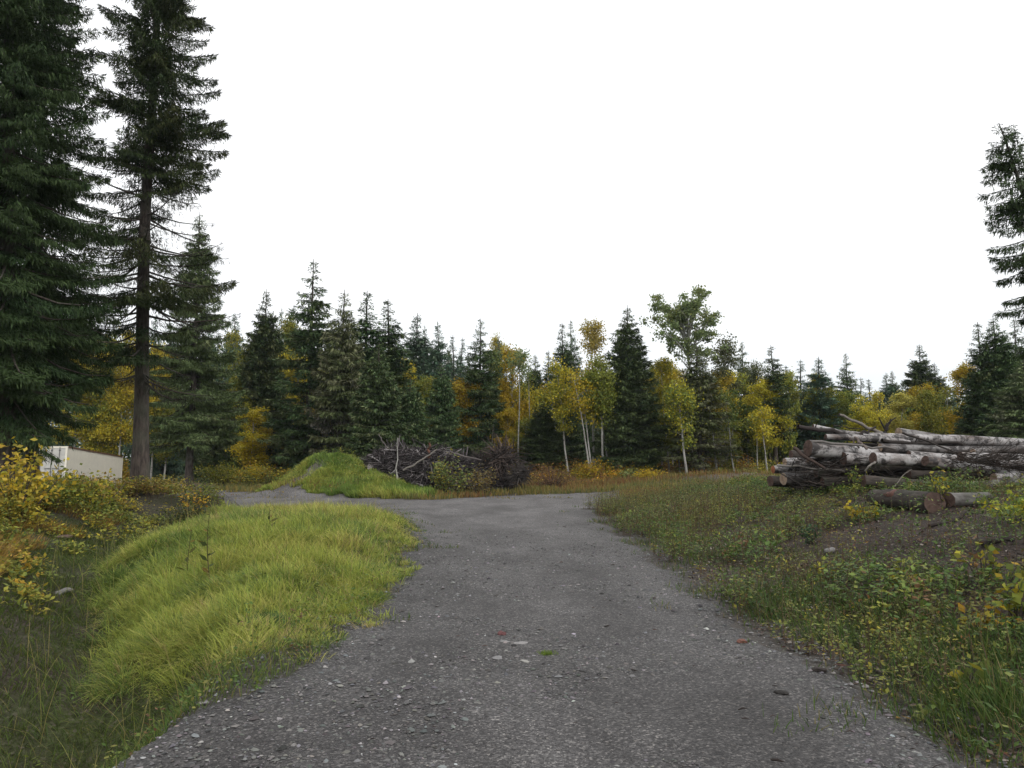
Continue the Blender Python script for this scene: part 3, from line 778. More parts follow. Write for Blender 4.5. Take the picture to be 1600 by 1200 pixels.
bl_variant('aspengrey', seed=49, H=10, RAD=1.5, lo=0.45, nlimb=18, leaves=6364, ls=0.143, pal=[(0.085, 0.105, 0.045), (0.11, 0.125, 0.055), (0.13, 0.13, 0.05), (0.07, 0.085, 0.04)], r0=0.065, gapf=0.4, wm=M_GBARK)
G_BL = 'autumn birches along the forest edge'
def add_bl(var, px, top, Y, hw, label, base=None, color=None):
    if 330 < px < 900: Y += 3
    elif px <= 330: Y = min(Y, 65)
    loc, H, r = metric(px, top, Y, hw)
    wm, cm, h0, r0 = BL[var]; r *= 0.95
    o = plant_obj('birch_tree', label, 'birch', wm, cm, loc, rz.uniform(0, 6.28), (r / r0 * 0.95, r / r0 * 0.95, H / h0), G_BL, color)
    if base is not None:                    # a leaning tree: its foot stands elsewhere
        b = at(base, 735, Y); dx = loc.x - b.x
        o.location = (b.x, Y, zg(b.x, Y)); o.rotation_euler[1] = 0
        o.rotation_mode = 'QUATERNION'
        q = Vector((0, 0, 1)).rotation_difference(Vector((dx, 0, H)).normalized())
        o.rotation_quaternion = q @ Quaternion((0, 0, 1), rz.uniform(0, 6.28))
    return o
BLS = [
 ('yellow', 128, 520, 66, 46, 'golden birch rising above the cream container roof'),
 ('ygreen', 165, 530, 68, 46, 'olive-yellow birch behind the container, next to the golden one'),
 ('yellow', 195, 515, 70, 40, 'golden birch just left of the big bare trunk'),
 ('multi', 150, 640, 66, 50, 'low many-stemmed yellow birch over the far end of the container'),
 ('yellow', 245, 540, 70, 44, 'yellow birch seen between the big trunk and the bare-stemmed spruce'),
 ('ygreen', 262, 610, 66, 40, 'olive birch low between the big trunk and the bare-stemmed spruce'),
 ('multig', 385, 522, 52, 46, 'yellow-green birch beside the dense dark spruce cone'),
 ('orange', 397, 640, 46, 34, 'orange-leaved young birch at the foot of the dense dark spruce'),
 ('ygreen', 455, 505, 60, 34, 'greenish birch filling the gap left of the tallest layered spruce'),
 ('yellow', 468, 540, 55, 40, 'birch whose gold leaves glint through the tallest layered spruce'),
 ('orange', 478, 640, 50, 34, 'rusty young birch under the tallest layered spruce'),
 ('multi', 505, 655, 47, 34, 'small golden birch beside the pale lichen-hung spruce'),
 ('yellow', 641, 567, 56, 18, 'small bright yellow birch crown between hazy blue spruces'),
 ('ygreen', 668, 592, 54, 34, 'dull yellow birch below the hazy blue spruces'),
 ('orange', 728, 596, 49, 34, 'ochre birch directly behind the leafy sapling and brush pile'),
 ('lgreen', 768, 560, 54, 32, 'green birch at the right shoulder of the flat-tiered spruce'),
 ('pale', 775, 530, 60, 22, 'thin pale-gold birch top beside the narrow dark spruce'),
 ('orange', 800, 545, 52, 28, 'orange birch above the root wad'),
 ('ygreen', 822, 600, 54, 28, 'yellow-green birch right of the root wad'),
 ('orange', 795, 640, 48, 26, 'low orange birch close over the root wad'),
 ('multig', 818, 655, 48, 36, 'olive bushy birch beside the toppled roots'),
 ('ygreen', 1018, 575, 58, 26, 'yellow birch right behind the full-skirted spruce'),
 ('yellow', 1048, 565, 54, 30, 'mustard birch between the full-skirted spruce and the tall aspen'),
 ('ygreen', 1060, 630, 48, 38, 'low yellow birch left of the ragged spruce under the aspen'),
 ('lgreen', 1032, 650, 52, 40, 'green birch shading the foot of the full-skirted spruce'),
 ('yellow', 1118, 580, 52, 30, 'yellow birch right of the ragged spruce, with a pale thin trunk'),
 ('lgreen', 1140, 610, 54, 36, 'olive-green birch right of the yellow one with a pale trunk'),
 ('multig', 1130, 660, 49, 40, 'low leafy birch between the pale thin trunks'),
 ('lgreen', 1165, 640, 54, 34, 'dark green birch behind the thin grey poles'),
 ('yellow', 1192, 592, 50, 32, 'bright yellow birch against the bare-stemmed pole spruce'),
 ('ygreen', 1240, 612, 56, 30, 'yellow-green birch above the lower log butts'),
 ('lgreen', 1225, 640, 55, 30, 'green birch touching the pole spruce stem'),
 ('multig', 1303, 608, 54, 36, 'green rounded birch left of the raised pole'),
 ('multi', 1355, 622, 50, 38, 'bright golden rounded birch above the raised pole of the log pile'),
 ('pale', 1408, 616, 50, 32, 'pale straw birch behind the log with a forked snag'),
 ('orange', 1440, 604, 54, 26, 'orange-topped birch left of the green one behind the logs'),
 ('multig', 1467, 606, 49, 40, 'full green birch behind the log pile beside orange neighbours'),
 ('orange', 1508, 572, 45, 32, 'amber birch with bare top twigs beside the dark spruce twins'),
]
for e in BLS: add_bl(*e)

# aspens and birches with visible trunks, each grown for its place
def special(name, label, cat, top, basepx, basey, Y, wm=M_BTRUNK, seed=1, **kw):
    t = at(top[0], top[1], Y); b = at(basepx, basey, Y); zb = zg(b.x, Y)
    wd, lf = broadleaf(seed, H=t.z - zb, lean=(t.x - b.x, 0), **kw)
    return plant_obj(name, label, cat, wd.mesh('birch_wood', wm, True), lf.mesh('birch_crown', M_LEAF), (b.x, Y, zb), group='slender trees with visible trunks')
special('aspen_tree', 'tall thin-crowned green aspen towering over the ragged spruce', 'aspen', (1072, 440), 1100, 735, 47, M_GBARK, 51, RAD=2.75, lo=0.63, nlimb=30, trunk_top=0.84, leaves=8812, ls=0.165, pal=GRN, w=(2, 1, 3, 1), r0=0.122, gapf=0.68, sig=0.24, updeg=50, flat=0.3, wob=0.03)
special('birch_tree', 'tall birch with a bare-twigged straw-yellow top left of the full-skirted spruce', 'birch', (922, 508), 928, 735, 50, seed=52, RAD=1.25, lo=0.62, nlimb=14, leaves=3182, ls=0.143, pal=PAL, r0=0.086, gapf=0.4, updeg=58)
special('birch_tree', 'yellow-green birch with the thickest white trunk of the leaning clump', 'birch', (938, 560), 943, 738, 47, seed=53, RAD=1.15, lo=0.42, nlimb=18, leaves=7956, ls=0.143, pal=[YGR[0], YGR[1], LGR[2], YGR[2]], r0=0.086, hang=0.5)
special('birch_tree', 'birch with a thin pale trunk close right of the thickest one in the clump', 'birch', (928, 590), 953, 738, 47.5, seed=54, RAD=0.9, lo=0.5, nlimb=12, leaves=2937, ls=0.143, pal=YGR, r0=0.050)
special('birch_tree', 'leaning birch with a white trunk sweeping to the left, outermost of the clump', 'birch', (896, 585), 923, 738, 46.5, seed=55, RAD=0.75, lo=0.62, nlimb=10, leaves=856, ls=0.143, pal=ORA, r0=0.054, gapf=0.5)
special('birch_tree', 'leaning birch with a white trunk between the outermost and the thickest of the clump', 'birch', (906, 600), 926, 738, 47, seed=56, RAD=0.8, lo=0.5, nlimb=10, leaves=1101, ls=0.143, pal=YEL, r0=0.054, gapf=0.5)
special('birch_tree', 'yellow birch with twin-looking thin stem left of the leaning clump', 'birch', (872, 570), 889, 738, 48, seed=57, RAD=1.0, lo=0.38, nlimb=16, leaves=4406, ls=0.143, pal=[YEL[0], YGR[0], YGR[2], YEL[2]], r0=0.061)
special('birch_tree', 'thin whitish birch stem leaning behind the yellow one, nearly leafless', 'birch', (855, 585), 876, 738, 51, seed=58, RAD=0.5, lo=0.7, nlimb=7, leaves=428, ls=0.133, pal=ORA, r0=0.043)
special('aspen_tree', 'nearly bare grey aspen stem with a tuft of green leaves at its tip', 'aspen', (812, 556), 810, 735, 50, M_GBARK, 59, RAD=0.8, lo=0.84, nlimb=9, leaves=734, ls=0.154, pal=GRN, r0=0.061, gapf=0.2)
special('birch_tree', 'thin grey leafless-looking birch stem right of the tufted aspen', 'birch', (826, 560), 830, 735, 53, M_GBARK, 60, RAD=0.4, lo=0.75, nlimb=6, leaves=306, ls=0.133, pal=LGR, r0=0.040)
special('birch_tree', 'mustard birch with a leaning white upper stem above the green birch', 'birch', (1030, 570), 1046, 738, 50, seed=61, RAD=1.1, lo=0.45, nlimb=14, leaves=4651, ls=0.143, pal=[YEL[0], YEL[2], YGR[2], YGR[0]], r0=0.050)
special('birch_tree', 'birch with a crooked pale trunk at the roadside, left of the tall aspen', 'birch', (1058, 610), 1074, 742, 44, seed=62, RAD=1.1, lo=0.35, nlimb=14, leaves=3672, ls=0.133, pal=[YGR[0], YEL[1], LGR[1], YGR[3]], r0=0.072)
special('aspen_tree', 'grey-green aspen left of two alike, thin-crowned beside the tall aspen', 'aspen', (1136, 532), 1122, 738, 52, M_GBARK, 63, RAD=1.4, lo=0.6, nlimb=14, leaves=3182, ls=0.143, pal=[(0.085, 0.105, 0.045), (0.11, 0.125, 0.055), (0.13, 0.13, 0.05), (0.07, 0.085, 0.04)], r0=0.072, gapf=0.35)
special('aspen_tree', 'grey-green aspen with a rounded open crown further from the tall aspen', 'aspen', (1180, 560), 1172, 738, 56, M_GBARK, 64, RAD=1.2, lo=0.55, nlimb=12, leaves=2692, ls=0.143, pal=[(0.085, 0.105, 0.045), (0.11, 0.125, 0.055), (0.13, 0.13, 0.05), (0.07, 0.085, 0.04)], r0=0.058, gapf=0.35)
special('birch_tree', 'thin white birch pole just left of the lower log butts', 'birch', (1190, 640), 1200, 742, 46, seed=65, RAD=0.7, lo=0.55, nlimb=8, leaves=1101, ls=0.133, pal=YEL, r0=0.043)
special('birch_tree', 'slender pale birch pole standing alone between yellow leaves left of the logs', 'birch', (1182, 650), 1185, 742, 47, seed=66, RAD=0.6, lo=0.6, nlimb=8, leaves=856, ls=0.133, pal=YGR, r0=0.032)
special('birch_tree', 'thin grey pole of a birch with dull leaves near the slash mound', 'birch', (1135, 620), 1148, 742, 46, M_GBARK, 67, RAD=0.6, lo=0.6, nlimb=8, leaves=979, ls=0.133, pal=LGR, r0=0.043)
special('birch_tree', 'birch with a smooth greyish trunk right of the ragged spruce', 'birch', (1104, 620), 1121, 738, 46, M_GBARK, 68, RAD=0.9, lo=0.5, nlimb=10, leaves=1836, ls=0.133, pal=YGR, r0=0.065)

# ------------------------------------------------------------------ the wood behind: one far mass of trunks and crowns
g = rs(70)
lowS = [spruce(s_, H=12, RAD=1.9, lo=0.04, gap=0.38, per=7, up=18, down=-18, taper=1, cover=0.95, sl=0.42, sw=0.13, pal=p_, hang=0.3, wood_sides=3) for s_, p_ in ((71, G_HAZED), (72, G_DARK), (73, G_HAZED), (74, G_LICH))]
lowB = [broadleaf(s_, H=9, RAD=1.7, lo=0.2, nlimb=18, leaves=4200, ls=0.19, pal=p_, r0=0.08) for s_, p_ in ((75, YEL), (76, YGR), (77, LGR))]
def put(mb, src, x, y, z, a, sx, sz, tint=1.0):
    V, Q, T, C = src.arrays()
    ca, sa = math.cos(a), math.sin(a)
    P = np.stack([(V[:, 0] * ca - V[:, 1] * sa) * sx + x, (V[:, 0] * sa + V[:, 1] * ca) * sx + y, V[:, 2] * sz + z], 1)
    mb.add(P, Q, T, C * tint)
crowns, stems_ = MB(), MB()
TX = [-300, 0, 200, 250, 450, 600, 700, 800, 860, 1000, 1200, 1350, 1500, 1600, 1900]
TY = [470, 500, 500, 505, 495, 510, 530, 560, 580, 565, 580, 605, 590, 560, 540]
for row, (Yr, dpx) in enumerate(((59, 46), (64, 52), (72, 46), (82, 44), (96, 40), (112, 40))):
    px = -260
    while px < 1860:
        px += dpx * g.uniform(0.4, 1.0)
        Yt = Yr + g.uniform(-3, 3)
        if px < 340 and Yt < 75: continue
        top = np.interp(px, TX, TY) + (66 if row == 0 else 16 if row == 1 else 8) + g.exponential(22)
        p = at(px, top, Yt); zb = zg(p.x, Yt)
        if g.rand() < (0.7 if row < 2 else 0.85):
            wd, cr = lowS[g.choice(4, p=(0.35, 0.25, 0.25, 0.15))]; H = p.z - zb; sx = (0.62 + 0.35 * g.rand()) * (H / 12) ** 0.5; sz = H / 12
        else:
            wd, cr = lowB[g.choice(3)]; H = (p.z - zb) * 0.85; sx = 0.9; sz = H / 9
        a = g.uniform(0, 6.28)
        put(crowns, cr, p.x, Yt, zb, a, sx, sz, g.uniform(0.85, 1.15)); put(stems_, wd, p.x, Yt, zb, a, sx, sz)
for k_ in range(78):
    px = g.uniform(985, 1560) if k_ < 50 else g.uniform(345, 880)
    Yt = g.uniform(53, 58); p = at(px, g.uniform(596, 650) + (10 if k_ >= 50 else 18 if px > 1280 else -14), Yt); zb = zg(p.x, Yt)
    wd, cr = lowB[g.choice(3, p=(0.3, 0.5, 0.2))]; H = p.z - zb; a = g.uniform(0, 6.28)
    put(crowns, cr, p.x, Yt, zb - 0.15 * H, a, 0.5, H * 1.15 / 9, g.uniform(0.9, 1.2)); put(stems_, wd, p.x, Yt, zb, a, 0.5, H / 9, 2.2)
fo = empty('far_forest', (0, 80, 0)); tag(fo, 'far mixed wood of spruce and birch closing the view behind the clearing', 'forest', kind='stuff')
c_ = link('crown', crowns.mesh('far_crowns', M_NEEDLE), fo); t_ = link('trunk', stems_.mesh('far_trunks', M_SBARK, True), fo)
for q_ in (c_, t_): q_.location = (0, -80, 0); q_['kind'] = 'stuff'

# ------------------------------------------------------------------ low growth
def leaf_cluster_field(g, x, y, h, spread, nleaf, ls, pal, w, zoff=0.0, aspect=0.6, up=0.2):
    """leafy plants at ground points: leaves gathered round leaning stems"""
    n = len(x)
    i = np.repeat(np.arange(n), nleaf); m = len(i)
    ha = g.uniform(0, 2 * PI, n); lean = g.uniform(0, 0.5, n)
    s = g.uniform(0.15, 1, m) ** 0.7
    hh = h[i] * s
    X = x[i] + np.cos(ha[i]) * lean[i] * hh * 0.5 + g.normal(0, 1, m) * spread[i] * (0.35 + 0.4 * s)
    Y = y[i] + np.sin(ha[i]) * lean[i] * hh * 0.5 + g.normal(0, 1, m) * spread[i] * (0.35 + 0.4 * s)
    Z = zf(X, Y) + hh + zoff
    D = rand_unit(g, m); D[:, 2] = D[:, 2] * 0.45 + up * 0.4; D = unit(D)
    S = unit(np.cross(D, np.stack([g.normal(0, 0.4, m), g.normal(0, 0.4, m), np.ones(m)], 1)))
    l = ls * g.uniform(0.5, 1.4, m)
    V, Q = kites(np.stack([X, Y, Z], 1), D, S, l, l * aspect * g.uniform(0.7, 1.3, m), 0.5)
    pal = np.array(pal); w = np.array(w, float) / np.sum(w)
    c0 = g.choice(len(pal), n, p=w)
    pick = np.where(g.rand(m) < 0.75, c0[i], g.choice(len(pal), m, p=w))
    C = pal[pick] * g.uniform(0.7, 1.3, (m, 1))
    st = np.stack([np.stack([x, y, zf(x, y)], 1), np.stack([x + np.cos(ha) * lean * h * 0.2, y + np.sin(ha) * lean * h * 0.2, zf(x, y) + h * 0.5], 1), np.stack([x + np.cos(ha) * lean * h * 0.5, y + np.sin(ha) * lean * h * 0.5, zf(x, y) + h * 0.98], 1)], 1)
    return V, Q, np.repeat(C, 4, 0), st

def blades(g, x, y, L, W, az, bend, C, side=None, z=None):
    n = len(x)
    t = np.array([0, 0.36, 0.72, 1.0])
    th = bend[:, None] * (0.25 + 0.75 * t[None]) ** 1.0
    dl = L[:, None] * np.diff(t, prepend=0)[None]
    hor = np.cumsum(np.sin(th) * dl, 1); ver = np.cumsum(np.cos(th) * dl, 1)
    z0 = zf(x, y) if z is None else z
    P = np.stack([x[:, None] + np.cos(az)[:, None] * hor, y[:, None] + np.sin(az)[:, None] * hor, z0[:, None] + ver - 0.01], -1)
    sa = (az + PI / 2 + g.normal(0, 0.9, n)) if side is None else side
    S = np.stack([np.cos(sa), np.sin(sa), 0 * sa], 1)[:, None, :]
    wd = W[:, None] * np.array([0.8, 1.0, 0.7])[None]
    Lf = P[:, :3] + S * wd[..., None] / 2; Rt = P[:, :3] - S * wd[..., None] / 2
    V = np.concatenate([Lf, Rt, P[:, 3:4]], 1).reshape(-1, 3)     # 0-2 left, 3-5 right, 6 tip
    b = (np.arange(n) * 7)[:, None]
    Q = np.concatenate([b + np.array([[0, 3, 4, 1]]), b + np.array([[1, 4, 5, 2]])])
    T = b + np.array([[2, 5, 6]])
    grad = np.array([0.75, 0.95, 1.1, 0.75, 0.95, 1.1, 1.15])     # blade colour runs from darker at the root to paler at the tip
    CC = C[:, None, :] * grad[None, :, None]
    return V, Q, T, CC.reshape(-1, 3)

# --- the lime-green mound of feathery grass
g = rs(81)
GM = MB()
def tufts(g, n, x0, x1, y0, y1, near):
    return scatter(g, n, x0, x1, y0, y1, near)
x, y = tufts(g, 17000, -9.5, -1.0, 5.0, 23.5, 1.3)
mm = mound_mask(x, y); sdg = gravel_sd(x, y)
m = (g.rand(len(x)) < mm * ss(0.1, -0.35, sdg) * (1 - ss(21.5, 23.5, y))); tx, ty = x[m], y[m]
nb = np.clip(75 - ty * 2.0, 30, 70).astype(int)
i = np.repeat(np.arange(len(tx)), nb); n = len(i)
tr_ = g.uniform(0.07, 0.16, len(tx)); a = g.uniform(0, 2 * PI, n); rr = np.sqrt(g.rand(n))
x = tx[i] + np.cos(a) * rr * tr_[i]; y = ty[i] + np.sin(a) * rr * tr_[i]
flow = fbm(tx * 0.55, ty * 0.55, 21) * 8.0
vx = np.cos(a) * rr * 1.1 + 0.75 * np.cos(flow)[i] + g.normal(0, 0.35, n); vy = np.sin(a) * rr * 1.1 + 0.75 * np.sin(flow)[i] + g.normal(0, 0.35, n)
az = np.arctan2(vy, vx)
tl = (0.10 + 0.27 * fbm(tx * 0.95, ty * 0.95, 23)) * g.uniform(0.55, 1.4, len(tx)) * (0.5 + 0.5 * ss(0.1, 0.3, vnoise(tx * 1.8, ty * 1.8, 47)))
tl = tl * (0.45 + 0.55 * ss(0.0, -1.0, gravel_sd(tx, ty)))
L = np.clip(tl[i] * g.uniform(0.6, 1.25, n), 0.06, 0.55)
bend = np.clip(0.55 + 0.9 * np.hypot(vx, vy) + g.normal(0, 0.3, n), 0.1, 2.3)
pal = np.array([(0.30, 0.335, 0.065), (0.235, 0.295, 0.06), (0.125, 0.185, 0.045), (0.39, 0.375, 0.10), (0.36, 0.29, 0.12), (0.075, 0.125, 0.035)])
tq = fbm(tx * 0.7, ty * 0.7, 29) + g.normal(0, 0.10, len(tx))
tc_ = np.where(tq < 0.40, 2, np.where(tq < 0.49, 1, np.where(tq < 0.64, 0, 3)))
tc_ = np.where((g.rand(len(tx)) < 0.05) | (vnoise(tx * 1.8, ty * 1.8, 47) < 0.16), 5, tc_)  # shade of the hollows painted in: short tufts get the darkest green
tc_ = np.where(g.rand(len(tx)) < 0.03 + 0.4 * ss(13, 19, ty) * ss(0.45, 0.62, vnoise(tx * 0.5, ty * 0.5, 41)) + 0.12 * ss(-1.2, 0.0, gravel_sd(tx, ty)), 4, tc_)
pk = np.where(g.rand(n) < 0.82, tc_[i], g.choice(6, n, p=(0.3, 0.25, 0.15, 0.12, 0.08, 0.1)))
c = pal[pk] * g.uniform(0.75, 1.25, (n, 1))
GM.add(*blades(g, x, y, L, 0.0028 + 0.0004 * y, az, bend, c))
# short dark turf, shade below the mound partly painted into its green, in the low ground between the mound, the ditch and the gravel
x, y = scatter(g, 150000, -8.5, -1.2, 3.2, 20, 1.3)
mm = mound_mask(x, y); sdg = gravel_sd(x, y); sdd = ditch_sd(x, y)
m = (sdg < 0.05) & (sdd < 1.2) & (g.rand(len(x)) < (1 - mm) * 0.75 * ss(0.2, 0.5, 0.18 + vnoise(x * 1.5, y * 1.5, 33)) * (0.35 + 0.65 * ss(0.9, 0.1, sdd))); x, y = x[m], y[m]
c = np.array([(0.085, 0.125, 0.028), (0.06, 0.095, 0.025), (0.12, 0.155, 0.032), (0.17, 0.15, 0.05)])[g.choice(4, len(x), p=(0.4, 0.3, 0.2, 0.1))] * g.uniform(0.7, 1.25, (len(x), 1))
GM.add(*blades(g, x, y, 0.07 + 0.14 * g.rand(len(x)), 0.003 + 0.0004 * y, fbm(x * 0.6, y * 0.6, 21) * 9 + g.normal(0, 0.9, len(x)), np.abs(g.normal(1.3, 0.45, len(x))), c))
# taller pale stalks and seed stems
x, y = scatter(g, 1700, -9, -1.2, 3.6, 20, 1.5)
m = (gravel_sd(x, y) < -0.1) & (ditch_sd(x, y) < 0.8); x, y = x[m], y[m]
GM.add(*blades(g, x, y, g.uniform(0.3, 0.75, len(x)), 0.003 + 0.0002 * y, g.uniform(0, 6.28, len(x)), np.abs(g.normal(0.8, 0.5, len(x))), np.array([(0.27, 0.225, 0.085), (0.22, 0.22, 0.06)])[g.choice(2, len(x))]))
o = link('tall_grass', GM.mesh('tall_grass', M_GRASS)); tag(o, 'lime-green feathery grass covering the low mound beside the driveway', 'grass', kind='stuff')

# --- short grass and tufts along the verges
g = rs(82)
VG = MB()
x, y = scatter(g, 150000, -6, 9, 3.4, 31, 1.5)
sdg = gravel_sd(x, y)
right = x > 0.5
pm = vnoise(x * 2.2, y * 2.2, 51) * 0.6 + vnoise(x * 0.7, y * 0.7, 52) * 0.4
dens = np.where(right, ss(0.25, -0.15, sdg) * (1 - ss(-2.6, -1.2, -(-sdg)) * 0) * (0.06 + 0.94 * ss(0.5, 0.66, pm)) * (1 - 0.75 * ss(-1.6, -3.0, sdg)), ss(0.35, 0.0, sdg) * ss(-1.0, -0.2, sdg) * ss(0.52, 0.7, pm))
dens = np.where(sdg > 0.15, 0.9 * ss(0.80, 0.9, vnoise(x * 1.9, y * 1.9, 53)) * ss(1.1, 0.2, sdg), dens)
m = g.rand(len(x)) < dens; x, y, sdg, pm = x[m], y[m], sdg[m], pm[m]
tall = ss(0.5, 0.8, vnoise(x * 1.6, y * 1.6, 57)) * (x > 2.2) * ss(12, 5, y) * ss(-0.2, -1.0, sdg)
L = 0.04 + 0.09 * g.rand(len(x)) + 0.22 * tall * g.rand(len(x))
pal = np.array([(0.07, 0.125, 0.028), (0.09, 0.13, 0.03), (0.05, 0.09, 0.026), (0.19, 0.165, 0.07), (0.12, 0.14, 0.035)])
c = pal[g.choice(5, len(x), p=(0.28, 0.24, 0.2, 0.18, 0.1))] * g.uniform(0.7, 1.25, (len(x), 1))
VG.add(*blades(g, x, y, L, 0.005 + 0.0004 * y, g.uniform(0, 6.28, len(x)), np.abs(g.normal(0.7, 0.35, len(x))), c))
# the long dark green blades at the near bank
cx_ = [gnd(1490, 1010), gnd(1450, 1050), gnd(1540, 1090), gnd(1400, 985), gnd(1580, 1120), gnd(1520, 1140), gnd(1350, 960), gnd(1600, 1040), gnd(1240, 940), gnd(1225, 965), gnd(1300, 1000)]
for p in cx_:
    n = 260
    x = p.x + g.normal(0, 0.22, n); y = p.y + g.normal(0, 0.25, n)
    m = gravel_sd(x, y) < 0.1; x, y = x[m], y[m]; n = len(x)
    c = pal[g.choice(5, n, p=(0.3, 0.25, 0.25, 0.1, 0.1))] * g.uniform(0.6, 1.2, (n, 1)) * 0.9
    VG.add(*blades(g, x, y, g.uniform(0.10, 0.36, n), np.full(n, 0.007), g.normal(2.6, 1.3, n), np.abs(g.normal(0.9, 0.45, n)), c))
o = link('verge_grass', VG.mesh('verge_grass', M_GRASS)); tag(o, 'short green grass tufts fringing both sides of the gravel driveway', 'grass', kind='stuff')

# --- green growth over the far dirt mound, and dry grass at the forest edge
g = rs(83)
FG = MB()
x = g.uniform(-13.5, -1.5, 150000); y = g.uniform(30, 40.5, 150000)
hm = np.exp(-(((x - MX) / 3.0) ** 2 + ((y - 35.8) / 3.6) ** 2)) + 0.9 * np.exp(-(((x + 5.6) / 2.2) ** 2 + ((y - 33.4) / 1.9) ** 2))
bare = np.exp(-(((x - MX + 0.95 - (y - 34.5) * 0.42) / 0.75) ** 2 + ((y - 34.2) / 2.4) ** 2))
m = (g.rand(len(x)) < ss(0.25, 0.5, hm) * (1 - 0.9 * ss(0.4, 0.7, bare))) & (gravel_sd(x, y) < 0.1); x, y = x[m], y[m]
q = fbm(x * 0.7, y * 0.7, 61) + g.normal(0, 0.1, len(x))
pal = np.array([(0.25, 0.315, 0.06), (0.15, 0.225, 0.05), (0.33, 0.335, 0.08)])
c = np.where((q < 0.42)[:, None], pal[2], np.where((q < 0.56)[:, None], pal[0], pal[1])) * g.uniform(0.7, 1.25, (len(x), 1))
lw = ss(-9, -5, x) * ss(36, 33, y)
FG.add(*blades(g, x, y, (0.10 + 0.18 * g.rand(len(x)) + 0.3 * lw * g.rand(len(x))) * (0.5 + fbm(x * 1.6, y * 1.6, 64)), np.full(len(x), 0.026), fbm(x * 0.8, y * 0.8, 5) * 9 + g.normal(0, 0.6, len(x)), np.abs(g.normal(0.8, 0.4, len(x))), c))
x = g.uniform(-12.5, -3.5, 700); y = g.uniform(31.5, 38.5, 700)
hm = np.exp(-(((x - MX) / 2.6) ** 2 + ((y - 35.6) / 3.0) ** 2)) + 0.9 * np.exp(-(((x + 5.6) / 2.0) ** 2 + ((y - 33.4) / 1.6) ** 2))
m = (g.rand(700) < 0.55 * ss(0.3, 0.6, hm)) & (gravel_sd(x, y) < -0.2) & (vnoise(x * 0.9, y * 0.9, 63) > 0.45); x, y = x[m], y[m]
V, Q, C, st = leaf_cluster_field(g, x, y, 0.2 + 0.35 * g.rand(len(x)), 0.16 + 0 * x, 40, 0.085, [(0.10, 0.16, 0.04), (0.20, 0.24, 0.05), (0.28, 0.27, 0.06), (0.13, 0.12, 0.05)], (3, 3, 2, 1), aspect=0.45)
FG.add(V, Q, C=C)
o = link('mound_grass', FG.mesh('mound_grass', M_GRASS)); tag(o, 'bright green grass and weeds growing over the dirt mound before the brush pile', 'grass', kind='stuff')

DG = MB()
x = g.uniform(-16, 16, 90000); y = g.uniform(31, 54, 90000)
sdg = gravel_sd(x, y)
hm = np.exp(-(((x - MX) / 2.6) ** 2 + ((y - MY) / 2.8) ** 2))
p_ = ss(0.3, -0.5, sdg) * (1 - ss(0.2, 0.4, hm)) * ss(0.2, 0.55, 0.2 + vnoise(x * 0.8, y * 0.8, 8)) * (1 - 0.9 * np.exp(-(((x - 11.6) / 3.4) ** 2 + ((y - 39.5) / 2.4) ** 2)))
p_ = np.where(sdg > 0.1, 0.25 * (vnoise(x * 1.2, y * 1.2, 66) > 0.62) * (y > 27) * (sdg < 4), p_)
m = g.rand(len(x)) < p_; x, y, sdg = x[m], y[m], sdg[m]
far = ss(40, 46, y)
pal = np.array([(0.17, 0.15, 0.055), (0.22, 0.17, 0.055), (0.13, 0.14, 0.045), (0.20, 0.10, 0.045), (0.27, 0.20, 0.05), (0.10, 0.13, 0.04)])
zone = fbm(x * 0.35, y * 0.5, 68)
c = np.where((zone < 0.42)[:, None], pal[g.choice([0, 2, 5, 1], len(x))], np.where((zone < 0.55)[:, None], pal[g.choice([0, 1, 4, 2], len(x))], pal[g.choice([3, 0, 3, 1], len(x))])) * g.uniform(0.7, 1.3, (len(x), 1))
Ld = (0.10 + 0.25 * g.rand(len(x)) + 0.5 * far * g.rand(len(x)) * ss(0.35, 0.65, zone)) * np.where(sdg > 0.1, 0.35, 1)
DG.add(*blades(g, x, y, Ld, np.full(len(x), 0.03), g.uniform(0, 6.28, len(x)), np.abs(g.normal(0.4, 0.3, len(x))), c))
o = link('dry_grass', DG.mesh('dry_grass', M_GRASS)); tag(o, 'dry straw and rust coloured grass between the gravel and the forest edge', 'grass', kind='stuff')

